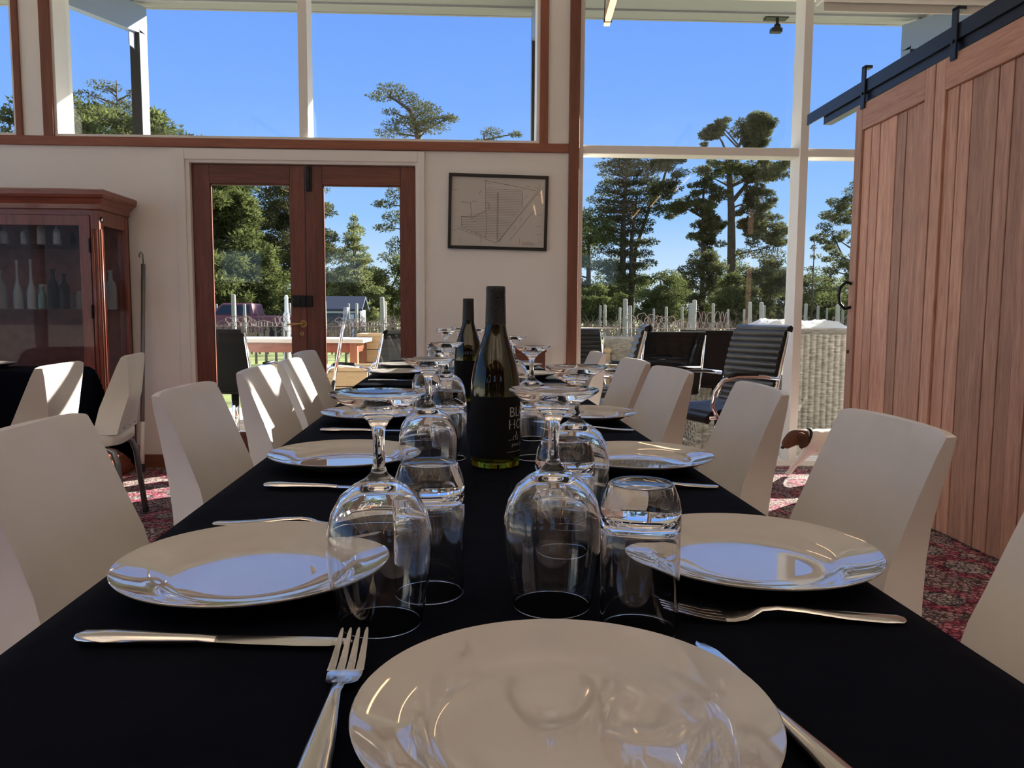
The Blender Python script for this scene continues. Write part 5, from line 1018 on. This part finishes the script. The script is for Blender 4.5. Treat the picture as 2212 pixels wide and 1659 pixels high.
 ('shelterbelt_tree', 'far rounded tree of the dark shelterbelt, right of the tallest pine', 78, [([(22.72, 0.53), (22.99, 2.87), (24.09, 5.56), (25.46, 6.5), (26.97, 5.66), (27.93, 2.64), (28.21, 0.53)], 60, 0.61, 0.8, 55)], [], [([(25.46, -0.18), (25.46, 3.34)], 0.19, 0.07)], 0),
 ('shelterbelt_tree', 'far rounded tree of the dark shelterbelt, by the white mullion', 78, [([(27.12, 0.53), (27.41, 2.87), (28.61, 4.66), (30.09, 5.6), (31.73, 4.75), (32.77, 2.64), (33.07, 0.53)], 60, 0.61, 0.8, 55)], [], [([(30.09, -0.18), (30.09, 3.34)], 0.19, 0.07)], 1),
 ('shelterbelt_tree', 'far rounded tree of the dark shelterbelt, behind the sparse young conifer', 78, [([(31.3, 0.53), (31.6, 2.87), (32.78, 4.46), (34.25, 5.4), (35.87, 4.56), (36.9, 2.64), (37.19, 0.53)], 60, 0.61, 0.8, 55)], [], [([(34.25, -0.18), (34.25, 3.34)], 0.19, 0.07)], 0),
 ('shelterbelt_tree', 'far rounded tree of the dark shelterbelt, beside the barn door edge', 78, [([(34.42, 0.53), (34.77, 2.87), (36.17, 3.82), (37.92, 4.76), (39.84, 3.91), (41.06, 2.64), (41.41, 0.53)], 60, 0.61, 0.8, 55)], [], [([(37.92, -0.18), (37.92, 3.34)], 0.19, 0.07)], 2),
]
def inside(P, x, z):
    c = False
    for (xa, za), (xb, zb) in zip(P, P[1:] + P[:1]):
        if (za > z) != (zb > z) and x < (xb-xa)*(z-za)/(zb-za) + xa: c = not c
    return c
def leaf_mesh(cl, seed, size):
    g = np.random.default_rng(seed); Vs = []
    for cx, cy, cz, rx, ry, rz, n in cl:
        n = int(n*3.8)
        d = g.normal(size=(n, 3)); d /= np.linalg.norm(d, axis=1)[:, None] + 1e-9
        r = g.uniform(.15, 1, (n, 1))**.55
        P = d*r*np.array([rx*1.5, ry*1.5, rz*1.25]) + np.array([cx, cy, cz])
        dr = d*np.array([1, 1, .5]) + g.normal(size=(n, 3))*.55 + np.array([0, 0, .15]); dr /= np.linalg.norm(dr, axis=1)[:, None]
        sd = np.cross(dr, g.normal(size=(n, 3))); sd /= np.linalg.norm(sd, axis=1)[:, None] + 1e-9
        L = size*g.uniform(.6, 1.5, (n, 1)); w = L*g.uniform(.16, .32, (n, 1))
        Vs.append(np.stack([P - sd*w, P + sd*w, P + dr*L], 1).reshape(-1, 3))
    V = np.concatenate(Vs); m = len(V)//3
    me = bpy.data.meshes.new('foliage'); me.vertices.add(len(V)); me.vertices.foreach_set('co', V.astype(np.float32).ravel())
    me.loops.add(m*3); me.loops.foreach_set('vertex_index', np.arange(m*3, dtype=np.int32)); me.polygons.add(m)
    me.polygons.foreach_set('loop_start', np.arange(0, m*3, 3, dtype=np.int32)); me.update(calc_edges=True); return me
for ti, (name, label, Y, polys, clumps, trunks, mt) in enumerate(TREES):
    R = random.Random(100 + ti); bx = trunks[0][0][0][0]
    t = thing(name, label, 'tree' if 'shrub' not in name else 'shrub', (bx, Y, -.12)); oz = .12
    cl = []; bou = MB()
    tp = [Vector((x-bx, 0, z+oz)) for x, z in trunks[0][0]]
    def near(z):
        for a, b in zip(tp, tp[1:]):
            if min(a.z, b.z) <= z <= max(a.z, b.z): return a.lerp(b, (z-a.z)/(b.z-a.z + 1e-9))
        return tp[-1] if z > tp[-1].z else tp[0]
    for P, n, r, fl, lv in polys:
        xs = [p[0] for p in P]; zs = [p[1] for p in P]; hw = (max(xs)-min(xs))/2; k = 0; tries = 0
        while k < n and tries < n*60:
            tries += 1; x, z = R.uniform(min(xs), max(xs)), R.uniform(min(zs), max(zs))
            if not inside(P, x, z): continue
            k += 1; y = R.uniform(-1, 1)*hw*.7; rr = r*R.uniform(.7, 1.35)
            cl.append((x-bx, y, z+oz, rr, rr, rr*fl, lv))
            if R.random() < .09 and abs(x-near(z)[0]-0*bx) >= 0 and math.hypot(x-bx-near(z+oz).x, y) < 3.2: a = near((z+oz)*.90); bou.tube([a, Vector((x-bx, y, z+oz))], [.06*Y/45, .02], 5)
    for x, z, rx, rz, lv in clumps:
        y = R.uniform(-1, 1)*rx*1.5; cl.append((x-bx, y, z+oz, rx, rx, rz, lv))
        a = near((z+oz)*.97); bou.tube([a, a.lerp(Vector((x-bx, y, z+oz)), .6) + Vector((0,0,.05)), Vector((x-bx, y, z+oz))], [.06*Y/45, .04*Y/45, .015], 5)
    tm = MB()
    for pts, ra, rb_ in trunks:
        pts = [(x-bx, 0, max(0, z+oz)) for x, z in pts]; n = len(pts)
        if pts[0][2] < .5: pts[0] = (pts[0][0], 0, 0)
        tm.tube(pts, [ra + (rb_-ra)*i/(n-1) for i in range(n)], 9)
    tk = obj('trunk', tm, MT['bark'], t, smooth=True)
    if bou.v: obj('boughs', bou, MT['bark'], tk, fix=False)
    fo = obj('foliage', leaf_mesh(cl, 7+ti, (.0050 if 'macro' in name else .0027)*Y), LEAF[mt], t); fo['kind'] = 'stuff'
